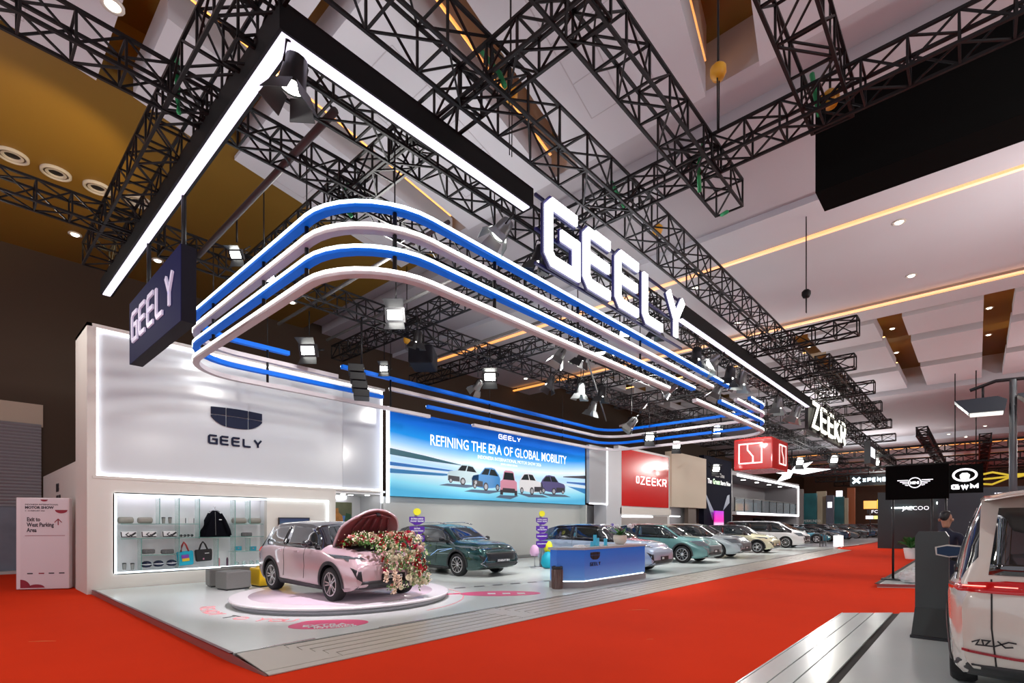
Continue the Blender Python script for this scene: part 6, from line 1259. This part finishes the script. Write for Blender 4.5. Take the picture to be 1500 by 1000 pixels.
for k in range(9): MB().bar((.6+k*2.55, -.02, 2.8), (.6+k*2.55, -.02, 4.0), .08, .06, True).obj('rail_post', blackp, sb_)
box('glass_balustrade', (.6, .0, 2.85), (L2, .03, 3.95), M('balcony_glass', (.40, .50, .55), .08, alpha=.45), sb_); MB().bar((.6, -.02, 4.02), (L2, -.02, 4.02), .06, .06, True).obj('handrail', blackp, sb_)
box('blue_bench', (5.2, .8, 2.8), (9.5, 1.5, 3.8), M('pale_blue', (.45, .60, .68), .4), sb_); box('blue_picture', (6.5, 3.4, 4.1), (9.2, 3.5, 4.9), M('navy_print', (.03, .05, .30), .4), sb_); box('dark_doorway', (3.5, 3.3, 0), (9, 3.5, 2.3), M('door_brown', (.08, .04, .03), .5), sb_); box('dark_doorway', (17, 3.3, 0), (19.5, 3.5, 2.3), M('door_navy', (.02, .03, .06), .5), sb_)
for k in range(5): box('spot', (2+k*4.2, 1, 5.96), (2.4+k*4.2, 1.3, 6.0), LED('spot_lamp', (1, 1, .95), 8), sb_)
# banners and pillars further on, along the rear line and across the end
def pillar(x0, x1, y0, y1, a, mat, label, cat='banner', name='tall_banner', extra=None):
    p = onx(x0, y1, a); q = onx(x1, y0, a); e = empty(name, (a, p[1], 0), 0, label, cat); w = p[1]-q[1]; box('panel', (0, -w, 0), (.5, 0, q[2]), mat, e)
    return e, w, q[2]
tealb = M('teal_banner', (.02, .14, .16), .5, noise=.7, nscale=.6)
e, w, h = pillar(1176, 1196, 722, 770, 76, tealb, 'dark teal tall banner right of the two-storey stand'); text('PERIKLINDO', .5, white_paint, FQ(.1, h*.33), e, sx=.7); text('IIMS', 1.0, M('ban_green', (.05, .5, .35), .5), FQ(.1, h*.12), e, sx=.8)
pillar(1196, 1210, 719, 770, 78, M('sand', (.50, .42, .30), .6), 'sand-coloured tall pillar between banners', 'pillar', 'display_pillar'); e, w, h = pillar(1210, 1221, 725, 770, 77, M('grey_panel', (.10, .10, .14), .5), 'narrow dark panel pillar with small white logo squares', 'pillar', 'display_pillar'); box('logo_square', (-.03, -w*.8, h*.70), (0, -w*.2, h*.84), wl, e); box('blue_base', (-.03, -w, 0), (0, 0, h*.3), M('dull_blue', (.05, .10, .20), .5), e)
pillar(1153, 1176, 716, 770, 75, M('grey_pillar', (.34, .31, .30), .6), 'grey pillar touching the two-storey stand', 'pillar', 'display_pillar'); e, w, h = pillar(1222, 1236, 727, 770, 80, tealb, 'teal patterned tall banner with white cap', 'banner'); box('white_cap', (-.1, -w*.8, h), (.5, -w*.2, h+.8), wl, e)
pillar(1236, 1242, 729, 770, 80.5, MATS['sand'], 'thin sand-coloured pillar right of the teal patterned banner', 'pillar', 'display_pillar'); pillar(1241, 1252, 714, 770, 84, M('orange_panel', (.45, .12, .03), .5), 'orange-brown far wall panel', 'panel', 'orange_wall_block')
sc = M('orange_screen', (.6, .2, .05), .4, emit=(1, .38, .08), es=.9, noise=.5, nscale=.6); e, w, h = board_at(1265, 1284, 733, 745, 70, .3, sc, 'video_screen', 'orange glowing video screen, left of the pair in the distance', 'screen'); MB().tube([(.1, -w/2, 0), (.1, -w/2, -2.8)], .06, 5).obj('leg', blackp, e)
e, w, h = board_at(1285, 1305, 731, 745, 70, .3, M('yellow_screen', (.6, .4, .02), .4, emit=(1, .7, .05), es=.9), 'video_screen', 'yellow glowing video screen, right of the pair in the distance', 'screen'); MB().tube([(.1, -w/2, 0), (.1, -w/2, -2.8)], .06, 5).obj('leg', blackp, e); m = MB(); stroke(m, [(.2, .4), (1.2, 1.0), (1.6, .9)], .25, 0, .02, FQ(0, 0)); m.obj('dark_print', blackp, e)
e, w, h = board_at(1270, 1310, 746, 752, 72, .3, M('screen_night', (.02, .02, .03), .4), 'low_screen', 'dark low screen with white logos under the orange and yellow screens', 'screen'); text('FORTE  ONE', .5, wl, FQ(.4, .05), e, sx=1.2)
for k, (x0, x1, c) in enumerate(((1268, 1279, (.8, .8, .8)), (1280, 1291, (.75, .75, .1)), (1292, 1304, (.8, .6, .6)))): board_at(x0, x1, 755, 760, 66, .2, LED('strip%d' % k, c, .9), 'lit_counter', ['white', 'yellow', 'pale pink'][k]+' small lit counter panel below the far screens', 'panel')
box('far_truck', (84, 5.5, .05), (86, 9, 2.1), M('truck_brown', (.14, .09, .05), .5, noise=.6, nscale=2), label='brown slatted counter at the far end of the aisle', cat='counter')
for k, (x, l) in enumerate(((1291, 'pinkish slim post at the end of the far platform'), (1330, 'white slim post left of the far archway'), (1341, 'white slim post right of the far archway'))):
    a_ = 70; r = ray(x, 770); b_ = r[1]/r[0]*a_; MB().tube([(a_, b_, 0), (a_, b_, 2.2)], .13, 8).obj('slim_post', [pks, white_paint, white_paint][k], label=l, cat='post')
# dark stands at the right: JETOUR, T2
jt = empty('dark_stand', (36, 1.0, 0), 0, 'long dark stand wall with JETOUR lettering over a pale landscape screen', 'booth'); box('wall', (0, -9, 0), (.5, .6, 3.6), M('jt_dark', (.02, .025, .04), .4), jt)
p = onx(1440, 757, 36); q = onx(1500, 727, 36); box('landscape_screen', (-.1, q[1]-1.0-1.5, p[2]), (0, p[1]-1.0, q[2]), gradient('landscape', [(0, (.05, .10, .12)), (.3, (.45, .40, .38)), (.6, (.70, .55, .50)), (1, (.35, .55, .68))], 2, p[2], q[2], .4, .7), jt)
p = onx(1456, 731, 36); text('JETOUR', .42, wl, frame((-.05, p[1]-1.0, p[2]+.03), (0, -1, 0), (0, 0, 1)), jt, bold=.01)
st2 = empty('dark_stand', (44, 5.2, 0), 0, 'dark stand wall with white T2 lettering left of the person', 'booth'); box('wall', (0, -5, 0), (.5, 0, 3.9), M('t2_dark', (.02, .03, .035), .4), st2)
p = onx(1405, 745, 44); text('T2', .5, wl, frame((-.05, p[1]-5.2, p[2]), (0, -1, 0), (0, 0, 1)), st2, bold=.02); p = onx(1322, 747, 44); text('JAECOO', .38, wl, frame((-.05, p[1]-5.2, p[2]), (0, -1, 0), (0, 0, 1)), st2)
box('strip_light', (-.3, -4.3, 3.0), (0, -3.2, 3.15), LED('strip_far', (.9, 1, .95), 4), st2); box('strip_light', (-.2, -2.0, 2.75), (0, -.8, 2.85), MATS['strip_far'], st2)
yt = M('yellow_tube', (.5, .38, .03), .4, emit=(.8, .6, .05), es=.5)
for k in range(3): MB().tube([(38+k*.5, .3, 4.3-.15*k), (38+k*.5, -.6, 4.5-.3*k), (38+k*.5, -1.6, 4.2+.1*k), (38+k*.5, -3, 4.6-.1*k)], .06, 6).obj('light_tube', yt, label='yellow glowing wavy tube over the right stand, '+['nearest', 'middle', 'farthest'][k], cat='light tube', group='yellow wavy tubes')
for k in range(3): far_car('suv' if k != 1 else 'sedan', [4, 0, 3][k], 24.5+k*6.0, -1.2-k*.5, 180-12*k, ['white SUV facing left beyond the person', 'black car beyond the person, farther back', 'silver SUV beyond the person near the landscape screen'][k]) if False else None
for k, (a_, b_, kd, pi) in enumerate(((27, -.9, 'suv', 4), (31.5, -2.6, 'sedan', 0))):
    far_car(kd, pi, a_, b_, 160, ['white SUV parked beyond the person on the right stand', 'black car parked farther back on the right stand'][k])
gp = empty('potted_shrub', (30, 2.3, .1), 0, 'small green shrub in a pot left of the person', 'plant'); MB().lathe([(.2, 0), (.28, .5), (.25, .5), (0, .45)], 14).obj('pot', white_paint, gp)
for k in range(26): link('leaf', lm, gp, loc=(0, 0, .5), rot=(random.uniform(-.6, .6), R(random.uniform(-50, 10)), k*2.4)).scale = (2.2, 2.2, 2.6)
# small things by the far end of the stand
br = empty('crowd_barrier', (42.2, 8.4, 0), 0, 'short grey barrier rail beside the white van', 'barrier')
for x in (0, 1.0, 2.0): MB().tube([(x, 0, 0), (x, 0, 1.0)], .03, 6).obj('post', steel, br)
MB().tube([(0, 0, 1.0), (2, 0, 1.0)], .03, 6).obj('rail', steel, br)
bx = box('white_box_sign', (43.5, 7.3, 0), (44.3, 7.8, .85), LED('white_box', (1, 1, 1), .8), label='small glowing white box sign at the far end of the platform', cat='sign')
p3 = empty('exhibition_platform', (0, 0, 0), 0, 'far pale platform under the rows of dark cars', 'platform'); MB().prism([(40.7, 7.6), (48, 6.9), (100, 6.6), (100, 15.8), (40.7, 15.8)], .002, .05).obj('deck', M('far_deck', (.42, .40, .42), .2, noise=.1), p3); MB().bar((42, 7.45, .055), (48, 6.9, .055), .12, .02, True).obj('white_edge', white_paint, p3)
box('ceiling_rail_monitor', (20.8, 14.5, .1), (21.0, 14.8, .2), blackp) if False else None
# scraps on the carpet
for k, (x, y, l, r_) in enumerate(((62, 939, 'yellowish scrap of tape on the carpet at lower left', .14), (935, 893, 'pale scuff of torn tape on the aisle carpet', .16), (1115, 847, 'pale scrap lying on the far aisle carpet', .18), (952, 936, 'tiny pale scrap on the near aisle carpet', .04))):
    p = onz(x, y, .0); MB().prism([(p[0]-r_, p[1]+r_*.8), (p[0]-r_*.3, p[1]+.2*r_), (p[0]+r_, p[1]-r_*.9), (p[0]+r_*.2, p[1]-.1*r_)][::-1], .001, .004).obj('tape_scrap', M('scrap_tan', (.8, .35, .12), .7), label=l, cat='scrap')
